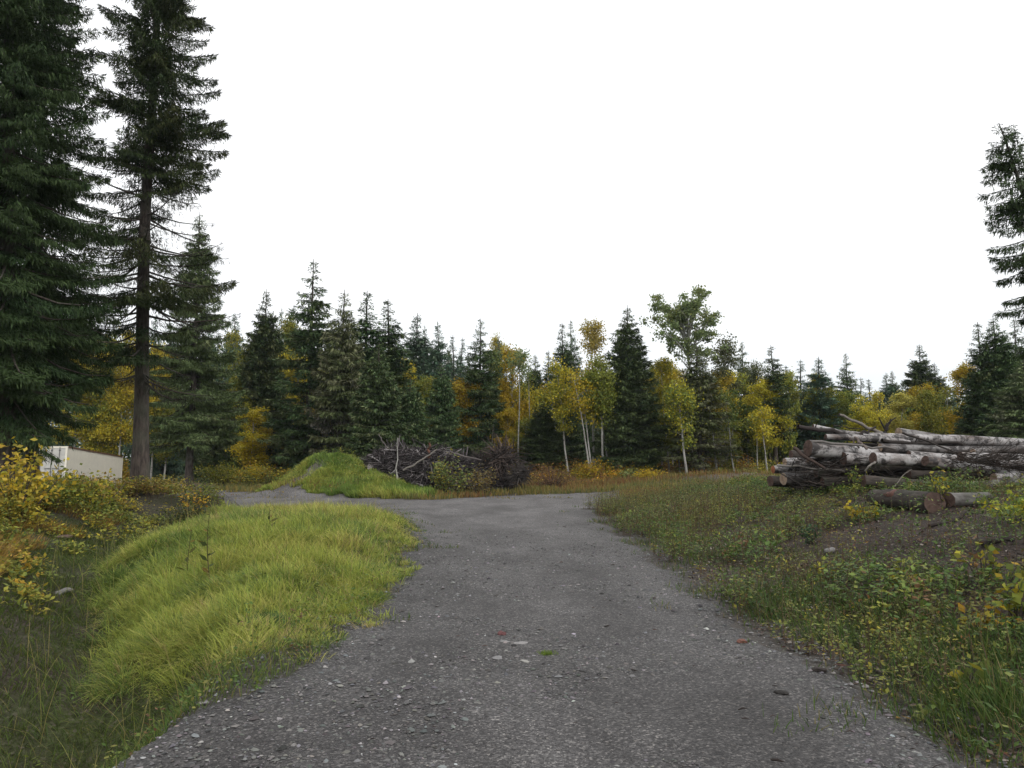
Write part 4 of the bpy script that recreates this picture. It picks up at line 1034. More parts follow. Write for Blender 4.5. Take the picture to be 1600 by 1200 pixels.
# --- undergrowth on the left bank: ferns and leafy shrubs turning yellow
g = rs(84)
UG, US = MB(), MB()
x, y = scatter(g, 17000, -22, -2.5, 6.0, 26.5, 0.9)
sdd = ditch_sd(x, y)
m = (sdd > 0.7) & (gravel_sd(x, y) < -0.4) & (g.rand(len(x)) < (0.15 + 0.85 * ss(0.9, 2.4, sdd)) * ss(0.28, 0.5, vnoise(x * 0.9, y * 0.9, 72)) * ss(8.5, 12.0, y + 0.4 * sdd)); x, y, sdd = x[m], y[m], sdd[m]
hump = fbm(x * 0.5, y * 0.5, 75)
h = (0.14 + 0.70 * hump * ss(0.8, 3.0, sdd)) * g.uniform(0.6, 1.2, len(x))
z_ = fbm(x * 0.45, y * 0.45, 77)
for lo_, hi_, pal, wts in ((0, 0.42, [(0.15, 0.20, 0.045), (0.24, 0.27, 0.05), (0.09, 0.135, 0.035), (0.36, 0.33, 0.05)], (3, 3, 2, 2)),
                           (0.42, 0.55, [(0.44, 0.38, 0.05), (0.28, 0.29, 0.05), (0.46, 0.32, 0.04), (0.15, 0.185, 0.04)], (3, 3, 1, 2)),
                           (0.55, 2, [(0.42, 0.28, 0.06), (0.36, 0.30, 0.06), (0.18, 0.12, 0.05), (0.22, 0.22, 0.05)], (2, 3, 1, 3))):
    m = (z_ >= lo_) & (z_ < hi_)
    V, Q, C, st = leaf_cluster_field(g, x[m], y[m], h[m], 0.15 + 0.22 * h[m], 44, 0.08, pal, wts, aspect=0.5)
    UG.add(V, Q, C=C)
    V, Q, C = tubes(st, np.tile([0.006, 0.005, 0.003], (m.sum(), 1)), 3, np.tile([0.12, 0.08, 0.05], (m.sum(), 1))); US.add(V, Q, C=C)
u_ = empty('undergrowth', (-9, 16, 0)); tag(u_, 'yellowing ferns and leafy scrub covering the bank below the big spruces', 'undergrowth', kind='stuff')
for nm, me in (('leaves', UG.mesh('undergrowth_leaves', M_LEAF)), ('stems', US.mesh('undergrowth_stems', M_STICK))):
    q_ = link(nm, me, u_); q_.location = (9, -16, 0); q_['kind'] = 'stuff'
# straw-coloured bent grass and moss at the ditch's far edge
DT = MB()
x, y = scatter(g, 140000, -14, -2.5, 3.6, 20, 1.2)
sdd = ditch_sd(x, y)
m = (sdd > 0.4) & (sdd < 4.5) & (g.rand(len(x)) < 0.25 + 0.75 * ss(0.42, 0.6, fbm(x * 0.9, y * 0.9, 79))) ; x, y, sdd = x[m], y[m], sdd[m]
straw = (fbm(x * 0.5, y * 0.9, 80) > 0.53) & (sdd > 1.3)
c = np.where(straw[:, None], np.array([(0.34, 0.22, 0.05), (0.26, 0.17, 0.06)])[g.choice(2, len(x))], np.array([(0.075, 0.10, 0.022), (0.055, 0.075, 0.02)])[g.choice(2, len(x))]) * g.uniform(0.7, 1.25, (len(x), 1))
DT.add(*blades(g, x, y, np.where(straw, 0.25, 0.07) * g.uniform(0.6, 1.4, len(x)), 0.005 + 0.0004 * y, g.normal(0.6, 0.8, len(x)), np.abs(g.normal(0.9, 0.3, len(x))), c))
o = link('ditch_grass', DT.mesh('ditch_grass', M_GRASS)); tag(o, 'dark mossy turf and bent straw grass along the far side of the ditch', 'grass', kind='stuff')

# --- weeds, leaf litter and wood chips on the right bank
g = rs(85)
WL, WS = MB(), MB()
x, y = scatter(g, 26000, 2.2, 17, 4.0, 27, 0.95)
sdg = gravel_sd(x, y)
barez = np.exp(-(((x - 6.4) / 2.5) ** 2 + ((y - 10.6) / 3.2) ** 2))
m = (sdg < -0.15) & (g.rand(len(x)) < (0.2 + 0.8 * ss(0.36, 0.58, fbm(x * 0.8, y * 0.8, 91))) * (1 - 0.84 * ss(0.3, 0.65, barez))); x, y = x[m], y[m]
h = (0.10 + 0.32 * g.rand(len(x)) ** 1.5) * (0.5 + 1.1 * fbm(x * 0.6, y * 0.6, 92)) * (0.75 + 0.75 * ss(7, 12, y)) * (1 - 0.6 * ss(12.5, 15, y) * ss(5.0, 6.5, x))
pa, pb, pc_ = gnd(1466, 806), gnd(1340, 792), gnd(1530, 798)
for (u0, u1) in ((pa, pb), (pa, pc_)):
    dx, dy = u1.x - u0.x, u1.y - u0.y
    t_ = np.clip(((x - u0.x) * dx + (y - u0.y) * dy) / (dx * dx + dy * dy), 0, 1)
    h = h * (0.12 + 0.88 * ss(0.25, 0.9, np.hypot(x - u0.x - t_ * dx, y - u0.y - t_ * dy)))
z_ = fbm(x * 0.7, y * 0.7, 93) + g.normal(0, 0.06, len(x))
for lo_, hi_, pal, wts in ((-1, 0.42, [(0.075, 0.12, 0.03), (0.115, 0.155, 0.035), (0.055, 0.085, 0.03), (0.17, 0.19, 0.05)], (3, 2, 2, 1)),
                           (0.42, 0.52, [(0.15, 0.155, 0.04), (0.10, 0.12, 0.035), (0.24, 0.21, 0.04), (0.12, 0.075, 0.04)], (3, 3, 1, 1)),
                           (0.52, 0.6, [(0.12, 0.085, 0.045), (0.16, 0.12, 0.05), (0.10, 0.105, 0.04), (0.20, 0.09, 0.03)], (3, 3, 3, 1)),
                           (0.6, 3, [(0.20, 0.20, 0.04), (0.15, 0.17, 0.04), (0.10, 0.13, 0.035), (0.30, 0.25, 0.035)], (3, 3, 3, 1))):
    m = (z_ >= lo_) & (z_ < hi_)
    if not m.any(): continue
    V, Q, C, st = leaf_cluster_field(g, x[m], y[m], h[m], 0.05 + 0.18 * h[m], 20, 0.05 if lo_ < 0.5 else 0.036, pal, wts, aspect=0.36 if lo_ in (0.42, 0.52) else 0.55)
    WL.add(V, Q, C=C)
    V, Q, C = tubes(st, np.tile([0.004, 0.003, 0.002], (m.sum(), 1)), 3, np.tile([0.10, 0.07, 0.045], (m.sum(), 1))); WS.add(V, Q, C=C)
# taller leafy clumps among them
x, y = scatter(g, 2600, 2.6, 16, 6.0, 25, 0.9)
m = (gravel_sd(x, y) < -0.5) & (vnoise(x * 0.8, y * 0.8, 97) > 0.52) & (np.exp(-(((x - 6.4) / 2.5) ** 2 + ((y - 10.6) / 3.2) ** 2)) < 0.35)
for (u0, u1) in ((pa, pb), (pa, pc_)):
    dx, dy = u1.x - u0.x, u1.y - u0.y
    t_ = np.clip(((x - u0.x) * dx + (y - u0.y) * dy) / (dx * dx + dy * dy), 0, 1)
    m &= np.hypot(x - u0.x - t_ * dx, y - u0.y - t_ * dy) > 1.1
x, y = x[m], y[m]
V, Q, C, st = leaf_cluster_field(g, x, y, (0.22 + 0.33 * g.rand(len(x))) * (1 - 0.55 * ss(12.5, 14.5, y)), 0.10 + 0 * x, 34, np.where(0, 0, 0.068), [(0.10, 0.16, 0.04), (0.16, 0.21, 0.05), (0.24, 0.25, 0.05), (0.07, 0.11, 0.035), (0.16, 0.09, 0.045)], (4, 3, 2, 2, 1), aspect=0.5)
WL.add(V, Q, C=C)
V, Q, C = tubes(st, np.tile([0.006, 0.005, 0.003], (len(x), 1)), 3, np.tile([0.10, 0.07, 0.045], (len(x), 1))); WS.add(V, Q, C=C)
# small leafy weeds creeping along the left edge of the gravel and through the lime grass
x, y = scatter(g, 9000, -6.5, -0.8, 4.0, 21, 1.2)
sdg = gravel_sd(x, y)
m = (g.rand(len(x)) < np.where(sdg > -0.9, 0.30 * ss(0.15, -0.05, sdg), 0.035)) & (ditch_sd(x, y) < 0.6); x, y = x[m], y[m]
V, Q, C, st = leaf_cluster_field(g, x, y, 0.05 + 0.22 * g.rand(len(x)) ** 1.5, 0.06 + 0 * x, 16, 0.035, [(0.08, 0.13, 0.03), (0.13, 0.16, 0.035), (0.19, 0.18, 0.05), (0.14, 0.08, 0.045)], (4, 3, 2, 1), aspect=0.5)
WL.add(V, Q, C=C)
w_ = empty('bank_weeds', (6, 14, 0.5)); tag(w_, 'low green, yellow and brown weeds over the log-pile bank and along the gravel edges', 'weeds', kind='stuff')
for nm, me in (('leaves', WL.mesh('weed_leaves', M_LEAF)), ('stems', WS.mesh('weed_stems', M_STICK))):
    q_ = link(nm, me, w_); q_.location = (-6, -14, -0.5); q_['kind'] = 'stuff'

LT = MB()
x, y = scatter(g, 130000, 2.3, 15, 3.8, 24, 1.3)
m = (gravel_sd(x, y) < -0.1) & (g.rand(len(x)) < 0.25 + 0.75 * ss(0.4, 0.6, fbm(x * 1.3, y * 1.3, 95))); x, y = x[m], y[m]; n = len(x)
D = rand_unit(g, n); D[:, 2] *= 0.25; D = unit(D); S = unit(np.cross(D, np.stack([g.normal(0, 0.35, n), g.normal(0, 0.35, n), np.ones(n)], 1)))
lt = g.rand(n)
Ll = np.where(lt < 0.55, g.uniform(0.02, 0.09, n), g.uniform(0.03, 0.06, n)); Wl = np.where(lt < 0.55, 0.25, 0.65) * Ll
pc = np.array([(0.05, 0.036, 0.03), (0.10, 0.07, 0.055), (0.18, 0.14, 0.115), (0.30, 0.26, 0.23), (0.11, 0.05, 0.035), (0.30, 0.19, 0.04)])
V, Q = kites(np.stack([x, y, zf(x, y) + g.uniform(0.005, 0.03, n)], 1), D, S, Ll, Wl)
LT.add(V, Q, C=np.repeat(pc[g.choice(6, n, p=(0.36, 0.24, 0.15, 0.07, 0.12, 0.06))] * g.uniform(0.7, 1.3, (n, 1)), 4, 0))
o = link('leaf_litter', LT.mesh('leaf_litter', M_LEAF)); tag(o, 'dark fallen leaves and wood chips littering the soil of the bank', 'leaf litter', kind='stuff')

# twigs and bark crumbs on the driveway
CH = MB()
x, y = scatter(g, 1500, -2.3, 3.4, 4.0, 20, 1.2)
m = (gravel_sd(x, y) > 0.1) & (g.rand(len(x)) < 0.12 + 0.88 * ss(0.3, 2.2, x)); x, y = x[m], y[m]; n = len(x)
a = g.uniform(-0.6, 0.6, n); l = np.minimum(g.exponential(0.009, n) + 0.005, 0.035); zz = zf(x, y) + 0.024
P = np.stack([np.stack([x - np.cos(a) * l, y - np.sin(a) * l, zz], 1), np.stack([x, y, zz + g.uniform(0, 0.008, n)], 1), np.stack([x + np.cos(a) * l, y + np.sin(a) * l, zz], 1)], 1)
V, Q, C = tubes(P, (l * g.uniform(0.06, 0.24, n))[:, None] * np.array([0.7, 1, 0.25]), 5, np.array([(0.035, 0.028, 0.025), (0.06, 0.045, 0.04), (0.10, 0.06, 0.045)])[g.choice(3, n, p=(0.6, 0.3, 0.1))]); CH.add(V, Q, C=C)
o = link('bark_debris', CH.mesh('bark_debris', M_STICK)); tag(o, 'dark bark crumbs and broken twigs scattered on the gravel', 'wood debris', kind='stuff')

# --- scrub along the forest edge, one mass of many leaves
g = rs(86)
SB, SS = MB(), MB()
x = g.uniform(-48, 40, 2600); y = 43 + 12 * g.rand(2600) ** 1.2
gp = gravel_sd(x, y); m = (gp < -1.2) & (np.abs(x) < 0.68 * y + 3) & (vnoise(x * 0.4, y * 0.4, 101) > 0.28); x, y = x[m], y[m]
h = (0.5 + 1.5 * fbm(x * 0.3, y * 0.3, 102) * ss(42, 48, y)) * g.uniform(0.6, 1.2, len(x)) * np.where(x > -4, 0.72, 1.0)
z_ = fbm(x * 0.22, y * 0.3, 104) + g.normal(0, 0.05, len(x)) + np.where((x > 3) & (x < 9), 0.08, 0)
for lo_, hi_, pal, wts in ((-1, 0.42, [(0.10, 0.12, 0.03), (0.17, 0.17, 0.03), (0.07, 0.09, 0.028), (0.24, 0.21, 0.03)], (3, 3, 2, 1)),
                           (0.42, 0.54, [(0.30, 0.24, 0.026), (0.19, 0.18, 0.03), (0.36, 0.22, 0.025), (0.11, 0.12, 0.03)], (3, 3, 1, 2)),
                           (0.54, 0.62, [(0.38, 0.21, 0.022), (0.30, 0.21, 0.026), (0.22, 0.11, 0.03), (0.15, 0.14, 0.035)], (3, 3, 1, 1)),
                           (0.62, 3, [(0.20, 0.10, 0.04), (0.14, 0.075, 0.04), (0.24, 0.16, 0.045), (0.13, 0.12, 0.04)], (3, 2, 2, 1))):
    m = (z_ >= lo_) & (z_ < hi_)
    V, Q, C, st = leaf_cluster_field(g, x[m], y[m], h[m], 0.22 + 0.22 * h[m], 85, 0.115, [tuple(1.35 * v for v in c_p) for c_p in pal], wts, aspect=0.6)
    SB.add(V, Q, C=C)
    V, Q, C = tubes(st, np.tile([0.014, 0.01, 0.006], (m.sum(), 1)), 3, np.tile([0.10, 0.07, 0.05], (m.sum(), 1))); SS.add(V, Q, C=C)
u_ = empty('forest_scrub', (0, 48, 0.3)); tag(u_, 'waist-high yellow, green and rust scrub along the foot of the forest', 'undergrowth', kind='stuff')
for nm, me in (('leaves', SB.mesh('scrub_leaves', M_LEAF)), ('stems', SS.mesh('scrub_stems', M_STICK))):
    q_ = link(nm, me, u_); q_.location = (0, -48, -0.3); q_['kind'] = 'stuff'

# ------------------------------------------------------------------ log pile
G_LOG = 'logs in the birch pile'
def log(label, p0, p1, r0, r1, m=None, cut=None, seed=0, group=G_LOG, name='birch_log', ends=(1, 1), knots=2, bow=0.0):
    """a log lying from p0 (butt) to p1: bark body with a sawn face at each end"""
    g = rs(seed + 400)
    p0, p1 = Vector(p0), Vector(p1); d = p1 - p0; Ln = d.length
    kz = np.linspace(0, 1, 26); sides = 20
    th = np.arange(sides) * 2 * PI / sides
    rad = r0 + (r1 - r0) * kz
    TH, KZ = np.meshgrid(th, kz)
    bump = 1 + 0.07 * (vnoise(np.cos(TH) * 1.3 + seed, KZ * Ln * 1.4 + np.sin(TH) * 1.3, seed) - 0.5) * 2 + 0.035 * (vnoise(np.cos(TH) * 4 + seed, KZ * Ln * 6 + np.sin(TH) * 4, seed + 3) - 0.5) * 2
    cxx = bow * np.sin(PI * kz) + 0.03 * (vnoise(kz * 3, kz * 0 + seed, 4) - 0.5); cyy = 0.03 * (vnoise(kz * 3, kz * 0 + seed, 5) - 0.5)
    V = np.stack([cxx[:, None] + rad[:, None] * bump * np.cos(TH), cyy[:, None] + rad[:, None] * bump * np.sin(TH), Ln * KZ], -1)
    idx = np.arange(26 * sides).reshape(26, sides)
    Q = np.stack([idx[:-1], np.roll(idx, -1, 1)[:-1], np.roll(idx, -1, 1)[1:], idx[1:]], -1).reshape(-1, 4)
    mb = MB(); mb.add(V.reshape(-1, 3), Q)
    o = link(name, mb.mesh(name, m or M_BIRCH, True))
    o.location = p0; o.rotation_mode = 'QUATERNION'
    o.rotation_quaternion = d.to_track_quat('Z', 'Y') @ Quaternion((0, 0, 1), g.uniform(0, 6.28))
    tag(o, label, 'log', group)
    for e, kk in ((0, 0), (1, 25)):
        if not ends[e]: continue
        zo = 0.004 if e else -0.004
        ring = V[kk].copy(); ring[:, :2] = (ring[:, :2] - [cxx[kk], cyy[kk]]) * 0.97 + [cxx[kk], cyy[kk]]; ring[:, 2] += zo
        r2 = ring.copy(); r2[:, :2] = (ring[:, :2] - [cxx[kk], cyy[kk]]) * 0.5 + [cxx[kk], cyy[kk]]; r2[:, 2] += zo * 0.6 + g.normal(0, 0.003, sides)
        c = np.array([[cxx[kk], cyy[kk], ring[0, 2] + zo]])
        skirt = V[kk].copy(); skirt[:, :2] = (skirt[:, :2] - [cxx[kk], cyy[kk]]) * 0.985 + [cxx[kk], cyy[kk]]; skirt[:, 2] -= zo * 3
        a = np.arange(sides); b = np.roll(a, -1)
        Tq = [(a, b, b + sides, a + sides), (a + sides, b + sides, b + 2 * sides, a + 2 * sides)]
        QQ = np.concatenate([np.stack(t, 1) for t in Tq]); TT = np.stack([a + 2 * sides, b + 2 * sides, np.full(sides, 3 * sides)], 1)
        em = MB(); em.add(np.concatenate([skirt, ring, r2, c]), QQ, TT)
        link('cut_end', em.mesh('cut_end', cut or M_CUT, False), o)
    return o

def plog(label, a, b, r0, r1, **kw):
    """log between two points given by where they appear and how far off they lie"""
    p0, p1 = at(*a), at(*b)
    return log(label, p0, p1, r0, r1, **kw)

Y0 = 17.2
LOGS = [
 # label, butt (px,py,Y), tip (px,py,Y), r0, r1, bark, cut
 ('big white birch log whose dark sawn butt juts out highest from the pile', (1262, 701, 17.3), (1690, 735, 18.6), 0.165, 0.12, M_BIRCH, M_CUTDARK),
 ('birch log with its round butt mid-face, above the hanging bark strip', (1364, 717, 16.6), (1720, 744, 17.8), 0.125, 0.09, M_BIRCH, M_CUTDARK),
 ('birch log with the small round end between the mid-face butt and the picture edge', (1446, 719, 16.2), (1690, 760, 16.9), 0.10, 0.085, M_BIRCH, M_CUTDARK),
 ('pale birch log sunk behind the mid-face butt, its left half showing beneath the highest butt', (1318, 716, 17.2), (1420, 719, 17.4), 0.13, 0.12, M_BIRCH, M_CUTDARK),
 ('short thick birch log lying alone along the very top of the pile', (1404, 678, 18.6), (1545, 692, 18.9), 0.145, 0.10, M_BIRCHD, M_CUT),
 ('long clean white birch log along the top edge running out of the picture', (1345, 684, 18.0), (1700, 700, 18.6), 0.105, 0.10, M_BIRCH, M_CUTDARK),
 ('slim pale birch log lying along the top near the raised pole', (1270, 668, 18.2), (1402, 687, 18.3), 0.06, 0.075, M_BIRCH, M_CUTDARK),
 ('thin white birch log crossed by broken sticks under the raised pole', (1290, 682, 17.8), (1420, 694, 18.0), 0.06, 0.075, M_BIRCH, M_CUTDARK),
 ('mottled birch log just below the long clean one', (1375, 700, 17.5), (1690, 706, 18.0), 0.085, 0.08, M_BIRCHD, M_CUT),
 ('grey-white birch log above the mid-face butts, reaching the picture edge', (1420, 712, 16.9), (1690, 722, 17.2), 0.09, 0.085, M_BIRCH, M_CUTDARK),
 ('brown-banded birch log resting right of the small round end', (1500, 714, 16.5), (1720, 718, 16.9), 0.10, 0.095, M_BIRCH, M_CUTDARK),
 ('pale birch log slanting up to the picture edge over the brown-banded one', (1520, 708, 16.9), (1720, 700, 17.4), 0.08, 0.08, M_BIRCHD, M_CUT),
 ('birch pole slanting down behind the tip of the small-ended log', (1560, 726, 16.3), (1720, 712, 16.9), 0.06, 0.07, M_BIRCH, M_CUTDARK),
 ('light birch log low at the right, its end hidden by twigs', (1552, 746, 16.2), (1720, 742, 16.8), 0.085, 0.085, M_BIRCH, M_CUT),
 ('mossy pale log lowest on the right, half sunk in weeds', (1508, 759, 15.9), (1720, 748, 16.4), 0.08, 0.085, M_BIRCHD, M_CUTDARK),
 ('dark rotting log on the ground beneath the pile face', (1350, 752, 16.3), (1510, 760, 16.2), 0.115, 0.10, M_DARKLOG, M_CUTDARK),
 ('birch log with a pinkish butt, upper of the four small butts at the low end', (1226, 723, 18.2), (1330, 726, 18.5), 0.085, 0.085, M_BIRCH, M_CUT),
 ('log with a reddish sawn butt sticking out furthest at the low end of the pile', (1208, 734, 18.4), (1330, 732, 18.8), 0.085, 0.08, M_BIRCH, M_CUTRED),
 ('log with a big greyish butt between the reddish and the black one', (1224, 748, 17.9), (1340, 744, 18.5), 0.125, 0.10, M_BIRCHD, M_CUT),
 ('black-barked log end lowest at the low end of the pile', (1204, 752, 18.3), (1330, 748, 19.0), 0.115, 0.10, M_DARKLOG, M_CUTDARK),
 ('dark log wedged under the highest butt', (1236, 712, 18.4), (1340, 714, 18.6), 0.10, 0.10, M_DARKLOG, M_CUTDARK),
 ('short light wood block wedged right of the pinkish butt', (1262, 719, 17.6), (1310, 720, 17.7), 0.05, 0.05, M_BIRCH, M_CUT),
]
for i_, (lb, a, b, ra, rb, bk, ct) in enumerate(LOGS):
    plog(lb, a, b, ra * 1.12, rb * 1.12, m=bk, cut=ct, seed=i_, bow=(-1) ** i_ * 0.05)
# the hidden heart of the heap, seen as dark ends and sides in the gaps
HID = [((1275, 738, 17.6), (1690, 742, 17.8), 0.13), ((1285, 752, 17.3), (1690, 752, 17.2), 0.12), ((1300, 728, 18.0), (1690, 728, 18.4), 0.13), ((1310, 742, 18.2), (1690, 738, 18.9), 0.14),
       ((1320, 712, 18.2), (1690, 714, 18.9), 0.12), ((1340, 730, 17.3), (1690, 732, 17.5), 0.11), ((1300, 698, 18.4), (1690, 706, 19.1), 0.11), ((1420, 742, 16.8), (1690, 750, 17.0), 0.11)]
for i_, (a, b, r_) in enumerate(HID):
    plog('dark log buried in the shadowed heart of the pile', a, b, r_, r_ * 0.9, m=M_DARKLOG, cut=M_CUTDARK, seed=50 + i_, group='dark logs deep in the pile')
# poles and broken branches on top
def pole(label, pts, r0, r1, m=M_STICK, c=(0.06, 0.05, 0.045), name='broken_branch', cat='branch', side=(), group='loose branches on the log pile', seed=0):
    g = rs(seed + 900)
    P = np.array([tuple(at(*q)) for q in pts]); n = 9
    tt = np.linspace(0, len(P) - 1, n); Pi = np.stack([np.interp(tt, np.arange(len(P)), P[:, j]) for j in range(3)], 1)
    Pi[1:-1] += g.normal(0, r0 * 0.5, (n - 2, 3))
    c0 = P[0].copy(); mb = MB()
    V, Q, C = tubes((Pi - c0)[None], np.linspace(r0, r1, n)[None], 7, np.array([c])); mb.add(V, Q, C=C)
    for (s, dv, l, r) in side:
        b = np.array([np.interp(s, np.linspace(0, 1, n), Pi[:, j]) for j in range(3)]) - c0
        e = b + np.array(dv) * l; mid = (b + e) / 2 + g.normal(0, l * 0.06, 3)
        V, Q, C = tubes(np.stack([b, mid, e])[None], np.array([[r, r * 0.7, r * 0.3]]), 5, np.array([c])); mb.add(V, Q, C=C)
    o = link(name, mb.mesh(name, m, True)); o.location = c0
    return tag(o, label, cat, group)
pole('dark bare branch poking out beyond the top of the pile at its low end', [(1247, 666, 18.0), (1275, 670, 18.1), (1330, 681, 18.2), (1370, 690, 18.3)], 0.05, 0.055, c=(0.05, 0.042, 0.04), side=[(0.12, (-0.5, 0, -0.8), 0.14, 0.02), (0.3, (0.3, -0.2, 0.7), 0.2, 0.02)], seed=1)
pole('raised grey pole slanting up from the top of the pile', [(1378, 677, 18.3), (1345, 664, 18.2), (1311, 648, 18.1)], 0.045, 0.03, c=(0.19, 0.17, 0.15), side=[(0.55, (-0.4, 0.2, 0.5), 0.15, 0.015)], seed=2)
pole('short dark stick crossing the raised pole', [(1340, 680, 17.9), (1369, 667, 17.9)], 0.035, 0.022, c=(0.05, 0.042, 0.04), seed=3)
pole('thin black twig lying level just above the slim top log', [(1302, 665, 18.0), (1345, 670, 18.1)], 0.014, 0.01, c=(0.04, 0.035, 0.03), seed=4)
pole('dark forked snag standing up from the top of the pile', [(1382, 684, 18.4), (1385, 668, 18.4), (1392, 655, 18.4)], 0.06, 0.02, c=(0.035, 0.03, 0.028), side=[(0.35, (-0.45, 0, 0.9), 0.35, 0.03), (0.6, (0.75, 0, 0.55), 0.3, 0.022)], seed=5)
pole('broken pale stick leaning across the white logs beneath the raised pole', [(1335, 683, 17.3), (1355, 702, 17.0)], 0.03, 0.028, c=(0.16, 0.13, 0.115), seed=6)
pole('second broken stick leaning beside the pale one beneath the raised pole', [(1328, 684, 17.4), (1342, 700, 17.2)], 0.025, 0.022, c=(0.10, 0.08, 0.07), seed=7)
pole('peeling bark strip hanging from the mid-face butt', [(1367, 722, 16.45), (1357, 729, 16.42), (1352, 742, 16.45)], 0.03, 0.012, c=(0.22, 0.20, 0.18), name='bark_strip', cat='bark', seed=8)
pole('thin pale twig leaning in the dark gap below the pile face', [(1398, 760, 16.0), (1412, 742, 16.2), (1425, 733, 16.2)], 0.012, 0.006, c=(0.18, 0.16, 0.14), side=[(0.5, (0.6, 0, 0.5), 0.25, 0.006)], seed=9)
pole('slender grey pole lying slantwise over the highest butt', [(1268, 690, 17.2), (1330, 694, 17.1), (1400, 702, 17.0)], 0.032, 0.024, c=(0.17, 0.155, 0.145), seed=10)
pole('dark thin pole crossing the long clean white log', [(1410, 676, 17.6), (1450, 690, 17.4), (1490, 706, 17.2)], 0.026, 0.018, c=(0.045, 0.038, 0.034), seed=11)
pole('black crooked limb sprawled along the top between snag and alone-lying log', [(1378, 688, 17.6), (1420, 693, 17.6), (1470, 690, 17.7), (1510, 697, 17.7)], 0.05, 0.03, c=(0.04, 0.034, 0.031), side=[(0.4, (0.3, -0.2, 0.6), 0.3, 0.018), (0.7, (-0.3, -0.2, 0.5), 0.25, 0.015)], seed=12)
pole('brown broken limb hanging over the low end beside the pinkish butt', [(1240, 700, 17.5), (1262, 716, 17.2), (1290, 733, 17.1)], 0.045, 0.03, c=(0.07, 0.05, 0.042), side=[(0.5, (-0.4, -0.3, -0.5), 0.25, 0.015)], seed=13)
pole('pale thin pole sticking out beyond the reddish butt at the low end', [(1214, 727, 17.8), (1260, 730, 17.5), (1320, 736, 17.2)], 0.028, 0.024, c=(0.24, 0.22, 0.20), seed=14)
# brushwood jammed between the logs
g = rs(91)
BR = MB(); n = 900
px_ = g.uniform(1240, 1640, n); py_ = g.uniform(716, 764, n); Yd = g.uniform(16.9, 18.6, n)
P0 = np.array([tuple(at(a, b, c)) for a, b, c in zip(px_, py_, Yd)])
P0[:, 2] = np.maximum(P0[:, 2], zf(P0[:, 0], P0[:, 1]) + 0.03)
d = rand_unit(g, n); d[:, 0] *= 1.8; d[:, 2] *= 0.45; d = unit(d); l = g.uniform(0.2, 1.1, n)
P = np.stack([P0 - d * l[:, None] / 2, P0 + g.normal(0, 0.04, (n, 3)), P0 + d * l[:, None] / 2], 1)
P[:, :, 2] = np.maximum(P[:, :, 2], zf(P[:, :, 0].ravel(), P[:, :, 1].ravel()).reshape(n, 3))
cc = np.array([(0.035, 0.03, 0.027), (0.06, 0.048, 0.042), (0.11, 0.09, 0.08), (0.17, 0.15, 0.135)])[g.choice(4, n, p=(0.66, 0.25, 0.06, 0.03))]  # near-black twig colours carry the shade of the pile's cavity
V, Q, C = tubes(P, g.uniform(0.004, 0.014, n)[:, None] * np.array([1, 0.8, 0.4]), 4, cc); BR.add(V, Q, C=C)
px_ = g.uniform(1470, 1610, 160); 
P0 = np.array([tuple(at(a, 705 + 30 * b, 16.2)) for a, b in zip(px_, g.rand(160))])
d = unit(np.stack([g.normal(0.8, 0.5, 160), g.normal(-0.2, 0.3, 160), g.normal(0.1, 0.35, 160)], 1)); l = g.uniform(0.3, 0.9, 160)
V, Q, C = tubes(np.stack([P0, P0 + d * l[:, None] * 0.5 + g.normal(0, 0.03, (160, 3)), P0 + d * l[:, None]], 1), np.tile([0.008, 0.005, 0.003], (160, 1)), 4, np.tile([0.045, 0.036, 0.03], (160, 1))); BR.add(V, Q, C=C)
o = link('brushwood', BR.mesh('brushwood', M_STICK)); tag(o, 'dark twigs and brushwood jammed among the stacked birch logs', 'brushwood', kind='stuff')

# logs lying in front of the pile
g0 = gnd(1456, 802); r_l = 17.5 * g0.y / FPX
b0 = at(1462, 785, g0.y); b1 = at(1366, 777, g0.y * 1.16)
b1.z = max(b1.z, zg(b1.x, b1.y) + 0.6 * r_l)
o = log('thick dark log lying alone before the pile, its red-brown heart bare where bark fell off', b0, b1, r_l, r_l * 0.8, m=M_DARKLOG, cut=M_CUTDARK, seed=80, group='logs lying before the pile', name='fallen_log')
# bare wood patch: a shallow shell over the upper side of the far half
kz = np.linspace(0.52, 0.80, 8); th = np.linspace(-1.25, 0.75, 9)
Ln = (b1 - b0).length
M_REDWOOD = simple('bare_red_wood', (0.10, 0.045, 0.034), 0.75, 0.3, 9, 0.5, 0.3)
oq = o.rotation_quaternion.inverted()
upl = oq @ Vector((0.0, -0.65, 0.75)); a0 = math.atan2(upl.y, upl.x)
TH, KZ = np.meshgrid(th + a0, kz)
rr = r_l * (1 - 0.2 * KZ) * 1.075 + 0.004
rr = rr - 0.03 * (np.abs(TH - a0 + 0.25) > 0.95) - 0.03 * ((KZ < 0.54) | (KZ > 0.78)) - 0.035 * (vnoise(TH * 2.2, KZ * 14, 3) > 0.62)
V = np.stack([rr * np.cos(TH), rr * np.sin(TH), KZ * Ln], -1).reshape(-1, 3)
mb = MB(); ii = np.arange(72).reshape(8, 9); mb.add(V, np.stack([ii[:-1, :-1], ii[:-1, 1:], ii[1:, 1:], ii[1:, :-1]], -1).reshape(-1, 4))
link('bare_wood', mb.mesh('bare_wood', M_REDWOOD, True), o)['label'] = 'smooth red-brown bare wood'
g1 = gnd(1500, 793); b0, b1 = at(1482, 782, g1.y), at(1543, 779, g1.y * 1.03)
log('grey weathered log behind the right end of the lone thick dark log', b0, b1, 11.5 * g1.y / FPX, 10 * g1.y / FPX, m=M_GREYLOG, cut=M_CUTDARK, seed=81, group='logs lying before the pile', name='fallen_log')
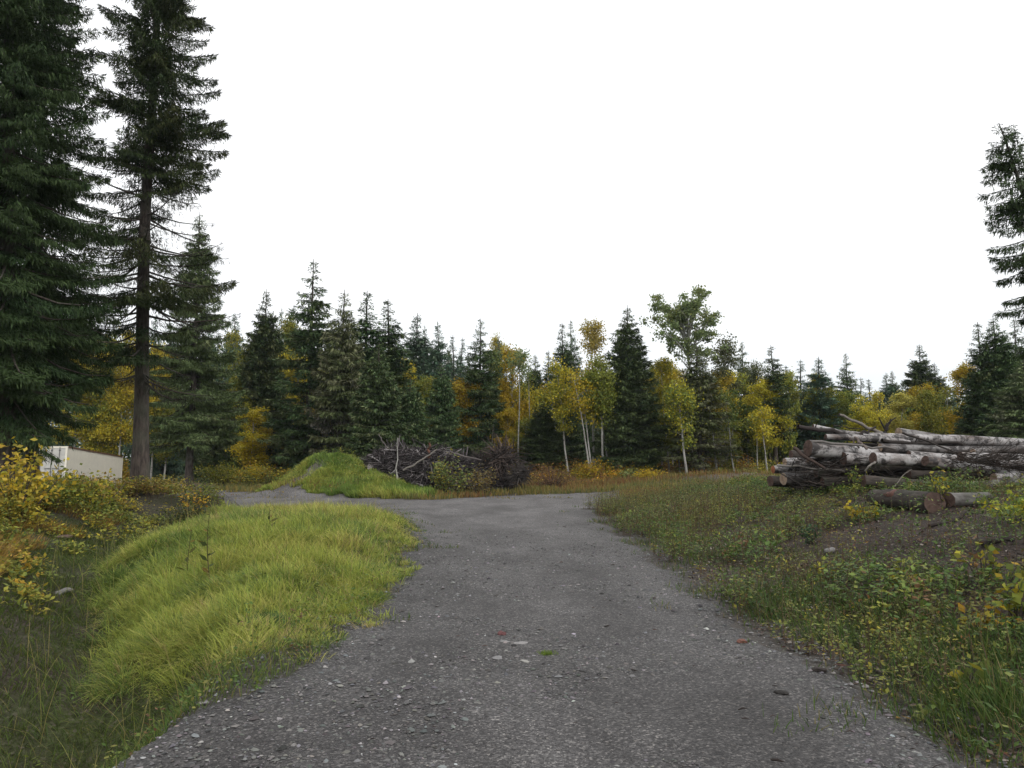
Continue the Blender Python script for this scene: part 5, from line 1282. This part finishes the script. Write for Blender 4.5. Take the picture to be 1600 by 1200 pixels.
def gpole(label, a, b, r0, r1, c, seed, name='fallen_branch'):
    p, q = gnd(*a), gnd(*b); g = rs(seed)
    P = np.array([p + (q - p) * t for t in np.linspace(0, 1, 7)]); P[:, 2] = zf(P[:, 0], P[:, 1]) + r0 * 1.2; P[1:-1] += g.normal(0, 0.02, (5, 3)); c0 = P[0].copy()
    mb = MB(); V, Q, C = tubes((P - c0)[None], np.linspace(r0, r1, 7)[None], 6, np.array([c])); mb.add(V, Q, C=C)
    o = link(name, mb.mesh(name, M_STICK, True)); o.location = c0
    return tag(o, label, 'branch', 'branches lying on the bank')
gpole('dark bent branch on the bare soil below the lone thick log', (1452, 826), (1520, 806), 0.03, 0.015, (0.035, 0.028, 0.025), 1)
gpole('thin dark branch near the picture edge amid yellow leaves', (1555, 885), (1610, 870), 0.02, 0.012, (0.04, 0.032, 0.028), 2)
gpole('short black limb lying right of the dark bent branch', (1535, 858), (1585, 850), 0.04, 0.025, (0.04, 0.034, 0.03), 3)
gpole('crooked twig across the grass at the near bank', (1310, 950), (1390, 935), 0.008, 0.005, (0.16, 0.13, 0.11), 4)

# ------------------------------------------------------------------ brush pile
g = rs(92)
BP = MB()
def heap(n, cxp, cyp, Yc, rx, ry, rz_, lmin, lmax, rmax, cols, p):
    c = at(cxp, cyp, Yc); zb = zg(c.x, Yc)
    a = g.uniform(0, 2 * PI, n); q = np.sqrt(g.rand(n)); e = g.rand(n) ** 0.7
    sh = np.sqrt(np.maximum(0, 1 - q * q)) * (0.75 + 0.5 * vnoise(np.cos(a) * q * 2.5 + 3, np.sin(a) * q * 2.5, 5))
    P0 = np.stack([c.x + np.cos(a) * q * rx, Yc + np.sin(a) * q * ry, zb + 0.05 + rz_ * sh * (0.35 + 0.65 * e)], 1)
    d = rand_unit(g, n); d[:, 2] = d[:, 2] * 0.5; d[:, 0] *= 1.5; d = unit(d)
    l = g.uniform(lmin, lmax, n)
    k_ = g.normal(0, 0.09, (n, 3)) * l[:, None]
    P = np.stack([P0 - d * l[:, None] / 2, P0 - d * l[:, None] / 6 + k_, P0 + d * l[:, None] / 6 + k_, P0 + d * l[:, None] / 2], 1)
    P[:, :, 2] = np.maximum(P[:, :, 2], zf(P[:, :, 0].ravel(), P[:, :, 1].ravel()).reshape(n, 4) + 0.01)
    V, Q, C = tubes(P, g.uniform(0.15, 1, n)[:, None] ** 2 * rmax * np.array([1, 0.9, 0.7, 0.35]) + 0.004, 4, np.array(cols)[g.choice(len(cols), n, p=p)] * g.uniform(0.7, 1.3, (n, 1)))
    BP.add(V, Q, C=C)
bc = [(0.04, 0.034, 0.034), (0.085, 0.073, 0.073), (0.17, 0.15, 0.15), (0.32, 0.295, 0.29)]
heap(5200, 665, 755, 37.6, 2.55, 1.5, 2.0, 0.4, 1.8, 0.035, bc, (0.42, 0.33, 0.18, 0.07))
heap(2600, 615, 752, 37.0, 1.2, 1.2, 1.55, 0.4, 1.5, 0.03, bc, (0.40, 0.33, 0.20, 0.07))
heap(2600, 715, 757, 37.4, 1.5, 1.2, 1.55, 0.4, 1.5, 0.03, bc, (0.46, 0.33, 0.16, 0.05))
heap(1700, 765, 757, 37.8, 1.0, 1.0, 1.25, 0.3, 1.3, 0.03, bc, (0.5, 0.33, 0.14, 0.03))
o = link('brush_pile', BP.mesh('brush_pile', M_STICK)); tag(o, 'big heap of tangled dark dead branches beside the grassy mound', 'brush pile', kind='stuff')
# individually visible sticks on it
def stick(label, pts, r0, r1, c, side=(), seed=0): return pole(label, pts, r0, r1, c=c, side=side, group='pale sticks on the brush pile', seed=seed, name='dead_stick', cat='stick')
stick('white birch stick standing upright in the near face of the brush pile', [(622, 757, 35.2), (618, 735, 35.2), (623, 715, 35.2), (621, 684, 35.3)], 0.042, 0.014, (0.36, 0.345, 0.32), [(0.35, (-0.6, 0, -0.5), 0.4, 0.03), (0.25, (0.3, -0.1, -0.9), 0.5, 0.02)], 21)
stick('pale branch slanting up to the top of the brush pile', [(630, 735, 35.7), (660, 718, 35.8), (683, 702, 36.0)], 0.05, 0.03, (0.20, 0.18, 0.16), [(0.5, (0.3, 0, -0.8), 0.4, 0.02)], 22)
stick('thin grey stick poking up beyond the left shoulder of the brush pile', [(607, 702, 36.6), (597, 688, 36.6), (591, 678, 36.6)], 0.035, 0.018, (0.16, 0.14, 0.13), (), 23)
stick('reddish broken stub upright near the top of the brush pile', [(669, 715, 36.0), (670, 700, 36.0), (671, 691, 36.0)], 0.07, 0.05, (0.13, 0.065, 0.045), (), 24)
stick('long dark limb reaching to the root wad side of the brush pile', [(703, 706, 36.2), (725, 713, 36.2), (752, 719, 36.3)], 0.06, 0.035, (0.12, 0.105, 0.10), (), 25)
stick('blunt pale log end lying low where the mound meets the brush pile', [(571, 734, 35.6), (590, 729, 36.4)], 0.14, 0.12, (0.20, 0.18, 0.165), (), 26)

# root wads: toppled stumps with radiating roots
def root_wad(label, px, py, Y, rad, cols, seed, nroot=70):
    nroot = nroot * 3
    g = rs(seed); c = at(px, py, Y); mb = MB()
    th = np.linspace(0, 2 * PI, 15)[:-1]; ph = np.linspace(0, PI, 9)
    TH, PH = np.meshgrid(th, ph)
    rr = rad * 0.55 * (1 + 0.5 * (vnoise(TH * 1.4 + seed, PH * 2.2, seed) - 0.5) * 2)
    V = np.stack([rr * np.sin(PH) * np.cos(TH), rr * np.sin(PH) * np.sin(TH) * 0.7, rr * np.cos(PH) * 0.85], -1).reshape(-1, 3)
    ii = np.arange(9 * 14).reshape(9, 14)
    mb.add(V, np.stack([ii[:-1], np.roll(ii, -1, 1)[:-1], np.roll(ii, -1, 1)[1:], ii[1:]], -1).reshape(-1, 4), C=np.array(cols[0]))
    d = rand_unit(g, nroot); b = d * rad * 0.4; l = rad * g.uniform(0.3, 0.85, nroot)
    P = np.stack([b, b + d * l[:, None] * 0.5 + g.normal(0, 0.08, (nroot, 3)) * rad, b + d * l[:, None] + g.normal(0, 0.28, (nroot, 3)) * rad], 1)
    V, Q, C = tubes(P, rad * (0.012 + 0.05 * g.rand(nroot)[:, None] ** 3) * np.array([1, 0.6, 0.2]), 5, np.array(cols)[g.choice(len(cols), nroot)]); mb.add(V, Q, C=C)
    o = link('root_wad', mb.mesh('root_wad', M_STICK, True)); o.location = (c.x, Y, max(c.z, zg(c.x, Y) + rad * 0.45))
    return tag(o, label, 'root wad', 'toppled roots by the brush pile')
root_wad('reddish-brown toppled root wad rising at the right end of the brush pile', 783, 715, 37.0, 0.95, [(0.045, 0.036, 0.033), (0.085, 0.065, 0.056), (0.17, 0.125, 0.105), (0.06, 0.05, 0.046)], 5, 95)
root_wad('small dark tangle of roots on the grass, last beyond the brush pile', 812, 741, 36.5, 0.62, [(0.035, 0.03, 0.028), (0.07, 0.06, 0.055), (0.12, 0.105, 0.095)], 6, 120)
root_wad('dark clod of roots low between the brush pile and the reddish root wad', 755, 725, 37.6, 0.75, [(0.035, 0.03, 0.028), (0.06, 0.05, 0.045), (0.09, 0.075, 0.065)], 7, 90)

# ------------------------------------------------------------------ shipping container
M_CREAM = simple('cream_paint', (0.76, 0.72, 0.61), 0.45, 0.4, 2.5, 0.06, 0.02)
M_CREAMD = simple('door_paint', (0.50, 0.49, 0.45), 0.5, 0.4, 3, 0.10, 0.02)
M_RUST = simple('rusty_edge', (0.16, 0.09, 0.055), 0.8, 0.2, 12, 0.4)
M_STEEL = simple('dull_steel', (0.10, 0.10, 0.095), 0.5, 0.4, 12, 0.3)
def box(mb, x0, x1, y0, y1, z0, z1):
    V = np.array([(x, y, z) for x in (x0, x1) for y in (y0, y1) for z in (z0, z1)])
    mb.add(V, np.array([(0, 1, 3, 2), (4, 6, 7, 5), (0, 4, 5, 1), (2, 3, 7, 6), (0, 2, 6, 4), (1, 5, 7, 3)]))
pn = at(106, 697, 50.0); pf = at(193, 713, 62.0)
Lc, Wc, Hc = 12.19, 2.44, 2.59
ax = (pf - pn).normalized(); lat = Vector((0, 0, 1)).cross(ax).normalized(); upv = ax.cross(lat).normalized()
cont = empty('shipping_container', (0, 0, 0))
org = pn - upv * Hc
cont.matrix_world = Matrix(((ax.x, lat.x, upv.x, org.x), (ax.y, lat.y, upv.y, org.y), (ax.z, lat.z, upv.z, org.z), (0, 0, 0, 1)))
tag(cont, 'cream shipping container half hidden behind yellow shrubs and spruce boughs', 'container')
# local: x along the long side (door at x=0), y away to the left (0..W), z up
def corrug(mb, yv, inward):
    xs = []; ds = []
    x = 0.16
    while x < Lc - 0.16:
        for dx, dd in ((0, 0), (0.07, 0), (0.11, 0.018), (0.18, 0.018)):
            xs.append(x + dx); ds.append(dd)
        x += 0.22
    xs = np.array(xs); ds = np.array(ds) * inward + yv
    V = np.concatenate([np.stack([xs, ds, xs * 0 + 0.16], 1), np.stack([xs, ds, xs * 0 + Hc - 0.1], 1)])
    n = len(xs); a = np.arange(n - 1)
    mb.add(V, np.stack([a, a + 1, a + 1 + n, a + n], 1))
mb = MB(); corrug(mb, 0.02, 1); link('side_wall', mb.mesh('side_wall', M_CREAM), cont)
mb = MB(); corrug(mb, Wc - 0.02, -1); link('side_wall', mb.mesh('side_wall', M_CREAM), cont)
mb = MB(); box(mb, 0.1, Lc - 0.1, 0.06, Wc - 0.06, Hc - 0.07, Hc - 0.03); link('roof', mb.mesh('roof', M_CREAM), cont)
mb = MB(); box(mb, 0.1, Lc - 0.1, 0.06, Wc - 0.06, 0.05, 0.14); link('base', mb.mesh('base', M_STEEL), cont)
mb = MB(); box(mb, Lc - 0.08, Lc - 0.03, 0.1, Wc - 0.1, 0.14, Hc - 0.1); link('end_wall', mb.mesh('end_wall', M_CREAM), cont)
fr = MB()
for yy in (0.0, Wc - 0.12):
    for xx in (0.0, Lc - 0.13): box(fr, xx, xx + 0.13, yy, yy + 0.12, 0.0, Hc - 0.004)
    box(fr, 0.13, Lc - 0.13, yy + 0.005, yy + 0.1, 0.0, 0.16)
box(fr, 0.01, 0.11, 0.12, Wc - 0.12, Hc - 0.13, Hc - 0.01); box(fr, 0.01, 0.11, 0.12, Wc - 0.12, 0.0, 0.13)
link('frame', fr.mesh('frame', M_CREAM), cont)
mb = MB()
for yy in (-0.004, Wc - 0.1): box(mb, 0.13, Lc - 0.13, yy, yy + 0.104, Hc - 0.1, Hc)
link('top_rail', mb.mesh('top_rail', M_RUST), cont)['label'] = 'rust-edged top rail'
for d_ in (0, 1):
    y0 = 0.125 if d_ == 0 else Wc / 2 + 0.006; y1 = Wc / 2 - 0.006 if d_ == 0 else Wc - 0.125
    mb = MB(); box(mb, 0.03, 0.07, y0, y1, 0.14, Hc - 0.14)
    for zz in np.linspace(0.32, Hc - 0.55, 5): box(mb, 0.015, 0.03, y0 + 0.05, y1 - 0.05, zz, zz + 0.26)
    dr = link('door', mb.mesh('door', M_CREAMD), cont)
    for f_ in (0.3, 0.72):
        yb = y0 + (y1 - y0) * f_
        mb = MB(); V, Q, _ = tubes(np.array([[(-0.02, yb, 0.05), (-0.02, yb, 1.3), (-0.02, yb, Hc - 0.05)]]), np.full((1, 3), 0.02), 8); mb.add(V, Q)
        for zz in (0.25, 0.9, 1.7, Hc - 0.3): box(mb, -0.045, 0.014, yb - 0.05, yb + 0.05, zz, zz + 0.06)
        link('locking_bar', mb.mesh('locking_bar', M_STEEL), dr)
        mb = MB(); box(mb, -0.06, -0.042, yb - 0.02, yb + 0.36, 1.12, 1.16); link('handle', mb.mesh('handle', M_STEEL), dr)

# ------------------------------------------------------------------ shrubs and plants that stand out
def shrub(label, px, py, Hm, Rm, seed, pal, wts, leaves, ls, cat='shrub', name='shrub', Y=None, nst=14, sig=0.12, low=0.15, group=None):
    p = gnd(px, py) if Y is None else at(px, py, Y)
    wd, lf = bush(seed, Hm, Rm, leaves, ls, pal, wts, nst, sig, low)
    return plant_obj(name, label, cat, wd.mesh('shrub_stems', M_TWIG, True), lf.mesh('shrub_leaves', M_LEAF), (p.x, p.y, zg(p.x, p.y)), 0, group=group, wname='stems', lname='leaves')
BY = [(0.46, 0.34, 0.03), (0.38, 0.31, 0.04), (0.24, 0.23, 0.035), (0.50, 0.38, 0.06)]
DG_ = [(0.04, 0.06, 0.026), (0.06, 0.08, 0.03), (0.10, 0.12, 0.035), (0.17, 0.16, 0.04)]
shrub('shrub with large bright yellow leaves at the picture edge below the drooping spruce', 28, 790, 1.7, 0.85, 1, BY, (3, 2, 2, 2), 950, 0.115, Y=15.5, nst=16, sig=0.14)
shrub('yellowing shrub in front of the container side, its leaves thin against the cream wall', 150, 790, 1.15, 1.0, 2, [(0.33, 0.27, 0.035), (0.20, 0.20, 0.035), (0.34, 0.20, 0.05), (0.14, 0.15, 0.035)], (3, 3, 2, 2), 900, 0.10, Y=19.0, nst=18, sig=0.12)
shrub('olive shrub before the container doors at the lower corner', 100, 790, 0.95, 0.8, 3, YGR, (2, 3, 2, 2), 800, 0.10, Y=18.5)
shrub('low dark green rounded bush right of the big bare trunk', 288, 803, 0.75, 0.55, 4, DG_, (3, 3, 2, 1), 1500, 0.07, Y=20.3, nst=20, sig=0.10, low=0.05)
shrub('orange-yellow spindly shrub rising behind the low dark bush', 302, 795, 1.0, 0.45, 5, [(0.42, 0.27, 0.03), (0.34, 0.25, 0.03), (0.36, 0.18, 0.03), (0.2, 0.18, 0.03)], (3, 3, 2, 1), 240, 0.09, Y=21.5, nst=8)
shrub('leafy sapling with big green-yellow leaves standing before the brush pile', 702, 765, 2.0, 0.95, 6, [(0.17, 0.19, 0.06), (0.11, 0.14, 0.045), (0.26, 0.22, 0.04), (0.12, 0.09, 0.04)], (3, 3, 2, 2), 1100, 0.14, Y=34.3, nst=16, sig=0.16)
shrub('brown-stemmed shrub with straw leaves right of the leafy sapling', 752, 765, 1.5, 0.8, 7, [(0.24, 0.19, 0.07), (0.17, 0.15, 0.06), (0.30, 0.22, 0.04), (0.12, 0.085, 0.045)], (3, 3, 1, 2), 800, 0.10, Y=35.0, nst=16)
shrub('amber shrub glowing at the feet of the leaning white birches', 930, 752, 1.5, 1.2, 8, [(0.42, 0.24, 0.025), (0.36, 0.26, 0.03), (0.30, 0.17, 0.03), (0.22, 0.2, 0.03)], (3, 3, 1, 1), 2200, 0.11, Y=46, nst=22)
shrub('yellow shrub left of the amber one below the thin yellow birch', 885, 752, 1.2, 1.1, 9, [(0.34, 0.26, 0.026), (0.22, 0.2, 0.03), (0.40, 0.26, 0.03), (0.14, 0.15, 0.03)], (3, 3, 1, 1), 1700, 0.11, Y=46, nst=20)
shrub('small bright golden shrub in the dry grass before the full-skirted spruce', 1012, 762, 0.7, 1.0, 10, [(0.46, 0.30, 0.025), (0.40, 0.27, 0.03), (0.36, 0.2, 0.03), (0.2, 0.18, 0.03)], (4, 3, 1, 1), 1100, 0.10, Y=42.5, nst=18)
shrub('pale green young plant with upright leaves at the edge of the dry grass', 980, 755, 1.0, 0.4, 11, [(0.22, 0.25, 0.09), (0.15, 0.19, 0.06), (0.28, 0.26, 0.08), (0.12, 0.15, 0.05)], (3, 3, 1, 1), 260, 0.12, Y=43.5, nst=7)
shrub('reddish brown leafless-looking shrub behind the small dark root tangle', 860, 758, 1.3, 1.5, 12, [(0.14, 0.075, 0.05), (0.18, 0.10, 0.055), (0.20, 0.13, 0.05), (0.12, 0.09, 0.05)], (3, 3, 1, 1), 1700, 0.08, Y=41, nst=40)
shrub('golden shrub beneath the orange-leaved young birch', 400, 735, 1.5, 1.3, 13, YEL, (2, 3, 3, 1), 2200, 0.12, Y=46, nst=22)
shrub('green-gold shrub left of the mound beside the shaded spruces', 350, 738, 1.6, 1.6, 14, YGR, (3, 2, 3, 1), 2400, 0.12, Y=46, nst=24)
shrub('yellow-orange shrub by the far corner of the container', 188, 735, 2.4, 1.5, 15, [(0.42, 0.28, 0.03), (0.34, 0.26, 0.03), (0.25, 0.22, 0.03), (0.36, 0.2, 0.03)], (3, 3, 2, 1), 3000, 0.13, Y=63.5, nst=24)
G_SAP = 'saplings on the right bank'
YB = [(0.34, 0.32, 0.04), (0.24, 0.25, 0.045), (0.13, 0.17, 0.04), (0.40, 0.30, 0.03)]
for i_, (lb, px, py, Hm, Rm, n_, ls_, pal, wts) in enumerate([
    ('yellow-green sapling with toothed leaves standing on the bare dark soil', 1412, 925, 0.34, 0.22, 60, 0.09, YB, (3, 3, 2, 1)),
    ('tall green and yellow sapling at the picture edge with broad leaves', 1585, 985, 0.75, 0.26, 60, 0.11, YB, (2, 3, 3, 1)),
    ('low orange and yellow leaved seedling by a rust-red patch', 1545, 985, 0.22, 0.24, 60, 0.085, [(0.42, 0.26, 0.03), (0.40, 0.32, 0.05), (0.26, 0.06, 0.03), (0.3, 0.2, 0.04)], (3, 3, 1, 2)),
    ('bright yellow leafy seedling in front of the lone dark log', 1350, 815, 0.35, 0.38, 150, 0.085, BY, (3, 3, 2, 1)),
    ('green seedling with yellow tips on the soil right of the yellow-green sapling', 1535, 910, 0.45, 0.25, 70, 0.085, YB, (2, 3, 3, 1)),
    ('tall yellow-green weed beside the right end of the lone dark log', 1472, 795, 0.75, 0.20, 120, 0.075, YB, (3, 3, 2, 1)),
    ('leafy yellow-green bush at the picture edge beneath the right end of the pile', 1590, 820, 0.6, 0.6, 420, 0.07, YB, (2, 3, 3, 1)),
    ('green sapling reaching up before the dark gap of the log pile', 1340, 770, 0.75, 0.3, 130, 0.075, [(0.12, 0.16, 0.04), (0.19, 0.2, 0.045), (0.08, 0.11, 0.03), (0.25, 0.22, 0.04)], (3, 3, 2, 1)),
    ('dark blue-green thistle-like weed on the slope', 1268, 850, 0.30, 0.25, 160, 0.07, [(0.035, 0.075, 0.04), (0.05, 0.09, 0.045), (0.03, 0.06, 0.03), (0.07, 0.1, 0.05)], (3, 3, 2, 1)),
    ('pale green broad-leaved weed left of the dark blue-green one', 1235, 825, 0.3, 0.3, 120, 0.08, [(0.15, 0.2, 0.07), (0.2, 0.24, 0.08), (0.1, 0.14, 0.04), (0.25, 0.25, 0.08)], (3, 3, 2, 1)),
    ('yellow weed with upright leaves at the top of the green verge', 1290, 905, 0.3, 0.18, 50, 0.08, YB, (3, 2, 1, 1)),
    ('broad-bladed yellow-green weed among the dark grass at the near corner', 1520, 1085, 0.22, 0.14, 18, 0.13, YB, (1, 3, 3, 0)),
  ]): shrub(lb, px, py, Hm, Rm, 30 + i_, pal, wts, n_, ls_, 'plant', 'sapling', nst=7, sig=0.04, low=0.25, group=G_SAP)

def weed(label, px, py, Hm, seed, nl=10, c=(0.075, 0.07, 0.03)):
    p = gnd(px, py); g = rs(seed); o = empty('tall_weed', (p.x, p.y, zg(p.x, p.y))); tag(o, label, 'plant', 'dark weeds in the lime grass')
    t = np.linspace(0, 1, 8); P = np.stack([0.05 * Hm * np.sin(t * 3 + seed), 0.03 * np.cos(t * 2), Hm * t], 1); P[:, :2] -= P[0, :2]
    mb = MB(); V, Q, C = tubes(P[None], (0.008 * (1 - 0.7 * t))[None], 5, np.array([c])); mb.add(V, Q, C=C); link('stem', mb.mesh('weed_stem', M_STICK, True), o)
    s = g.uniform(0.15, 1.0, nl); b = np.stack([np.interp(s, t, P[:, j]) for j in range(3)], 1)
    D = rand_unit(g, nl); D[:, 2] = 0.25 + 0.3 * g.rand(nl); D = unit(D)
    l = np.where(s < 0.6, 0.16, 0.06) * g.uniform(0.6, 1.3, nl)
    V, Q = kites(b, D, perp(D, g), l, l * 0.3); mb = MB(); mb.add(V, Q, C=np.repeat(np.array([(0.10, 0.10, 0.03), (0.06, 0.075, 0.025), (0.16, 0.10, 0.03)])[g.choice(3, nl)], 4, 0))
    link('leaves', mb.mesh('weed_leaf', M_LEAF), o)
weed('taller dark-stemmed weed rising from the lime grass', 329, 918, 0.95, 3, 14)
weed('shorter bare dark weed left of the taller one in the lime grass', 293, 905, 0.62, 4, 12)
weed('small dark weed near the back edge of the lime grass', 419, 832, 0.42, 6, 9)

# stones that stand out
def stone(label, px, py, s, c, seed, flat=1.0, group='single stones on the driveway'):
    p = gnd(px, py); g = rs(seed)
    th = np.linspace(0, 2 * PI, 13)[:-1]; ph = np.linspace(0, PI, 8)
    TH, PH = np.meshgrid(th, ph)
    rr = s * (1 + 0.45 * (vnoise(np.cos(TH) * 1.2 * np.sin(PH) + seed * 3, np.sin(TH) * 1.2 * np.sin(PH) + np.cos(PH), seed) - 0.5) * 2)
    V = np.stack([rr * np.sin(PH) * np.cos(TH) * 1.2, rr * np.sin(PH) * np.sin(TH) * 0.85, rr * np.cos(PH) * 0.6 * flat], -1).reshape(-1, 3)
    ii = np.arange(96).reshape(8, 12); mb = MB()
    mb.add(V, np.stack([ii[:-1], np.roll(ii, -1, 1)[:-1], np.roll(ii, -1, 1)[1:], ii[1:]], -1).reshape(-1, 4), C=np.array(c))
    o = link('stone', mb.mesh('stone', M_STONE, False)); o.location = (p.x, p.y, zg(p.x, p.y) + 0.012 + s * 0.22 * flat); o.rotation_euler = (0, 0, g.uniform(0, 6.28))
    tag(o, label, 'stone', group)
stone('dusky red stone in the middle of the gravel', 783, 994, 0.035, (0.13, 0.055, 0.055), 1)
stone('small black stone among pale ones in the middle of the gravel', 803, 1013, 0.025, (0.03, 0.028, 0.028), 2)
stone('largest flat pale stone beside the small black one', 813, 1008, 0.05, (0.24, 0.23, 0.225), 3, 0.35)
stone('flat pale stone just left of the largest pale one', 789, 1005, 0.035, (0.22, 0.215, 0.21), 4, 0.35)
stone('pale sunken stone nearer the camera than the cluster of pale stones', 778, 1032, 0.045, (0.20, 0.195, 0.195), 5, 0.3)
stone('whitish narrow stone right of the pale sunken one', 819, 1036, 0.035, (0.28, 0.27, 0.25), 6, 0.35)
stone('brick-red chunk at the right side of the gravel', 1158, 1007, 0.045, (0.16, 0.07, 0.05), 7, 0.7)
stone('black lump on the gravel below the brick-red chunk', 1220, 1088, 0.035, (0.025, 0.022, 0.02), 8, 0.8)
stone('dark round lump at the gravel edge by the near grass tufts', 1276, 1051, 0.05, (0.035, 0.028, 0.025), 9, 0.8)
stone('grey rock lying in the ditch at the foot of the lime grass', 101, 927, 0.13, (0.16, 0.15, 0.14), 10, 0.6, 'rocks beside the driveway')
stone('pale rounded rock half hidden in the bank weeds', 1296, 864, 0.085, (0.22, 0.21, 0.205), 11, 0.9, 'rocks beside the driveway')
stone('brown rock among the yellow ferns at the ditch', 99, 842, 0.12, (0.16, 0.11, 0.09), 12, 0.8, 'rocks beside the driveway')
tuft = MB(); p = gnd(855, 1025); g = rs(5); n = 260
x = p.x + g.normal(0, 0.035, n); y = p.y + g.normal(0, 0.03, n)
tuft.add(*blades(g, x, y, g.uniform(0.015, 0.05, n), np.full(n, 0.005), g.uniform(0, 6.28, n), np.abs(g.normal(0.8, 0.4, n)), np.array([(0.13, 0.19, 0.03)]) * g.uniform(0.7, 1.2, (n, 1)), z=zf(x, y) + 0.012))
o = link('grass_tuft', tuft.mesh('grass_tuft', M_GRASS)); tag(o, 'single small green grass tuft sprouting in the middle of the gravel', 'grass tuft')

# ------------------------------------------------------------------ the damp air
mh, nth, oh = mat('haze'); kh = NT(nth)
pv = kh.n('VolumePrincipled', {'Color': (0.86, 0.93, 1.0, 1), 'Density': 0.00022, 'Anisotropy': 0.2})
nth.links.new(pv.outputs[0], oh.inputs['Volume'])
hb = MB(); box(hb, -760, 760, -70, 960, -6, 62)
ho = link('haze', hb.mesh('haze', mh)); tag(ho, 'thin damp haze softening the far trees', 'haze', kind='stuff')
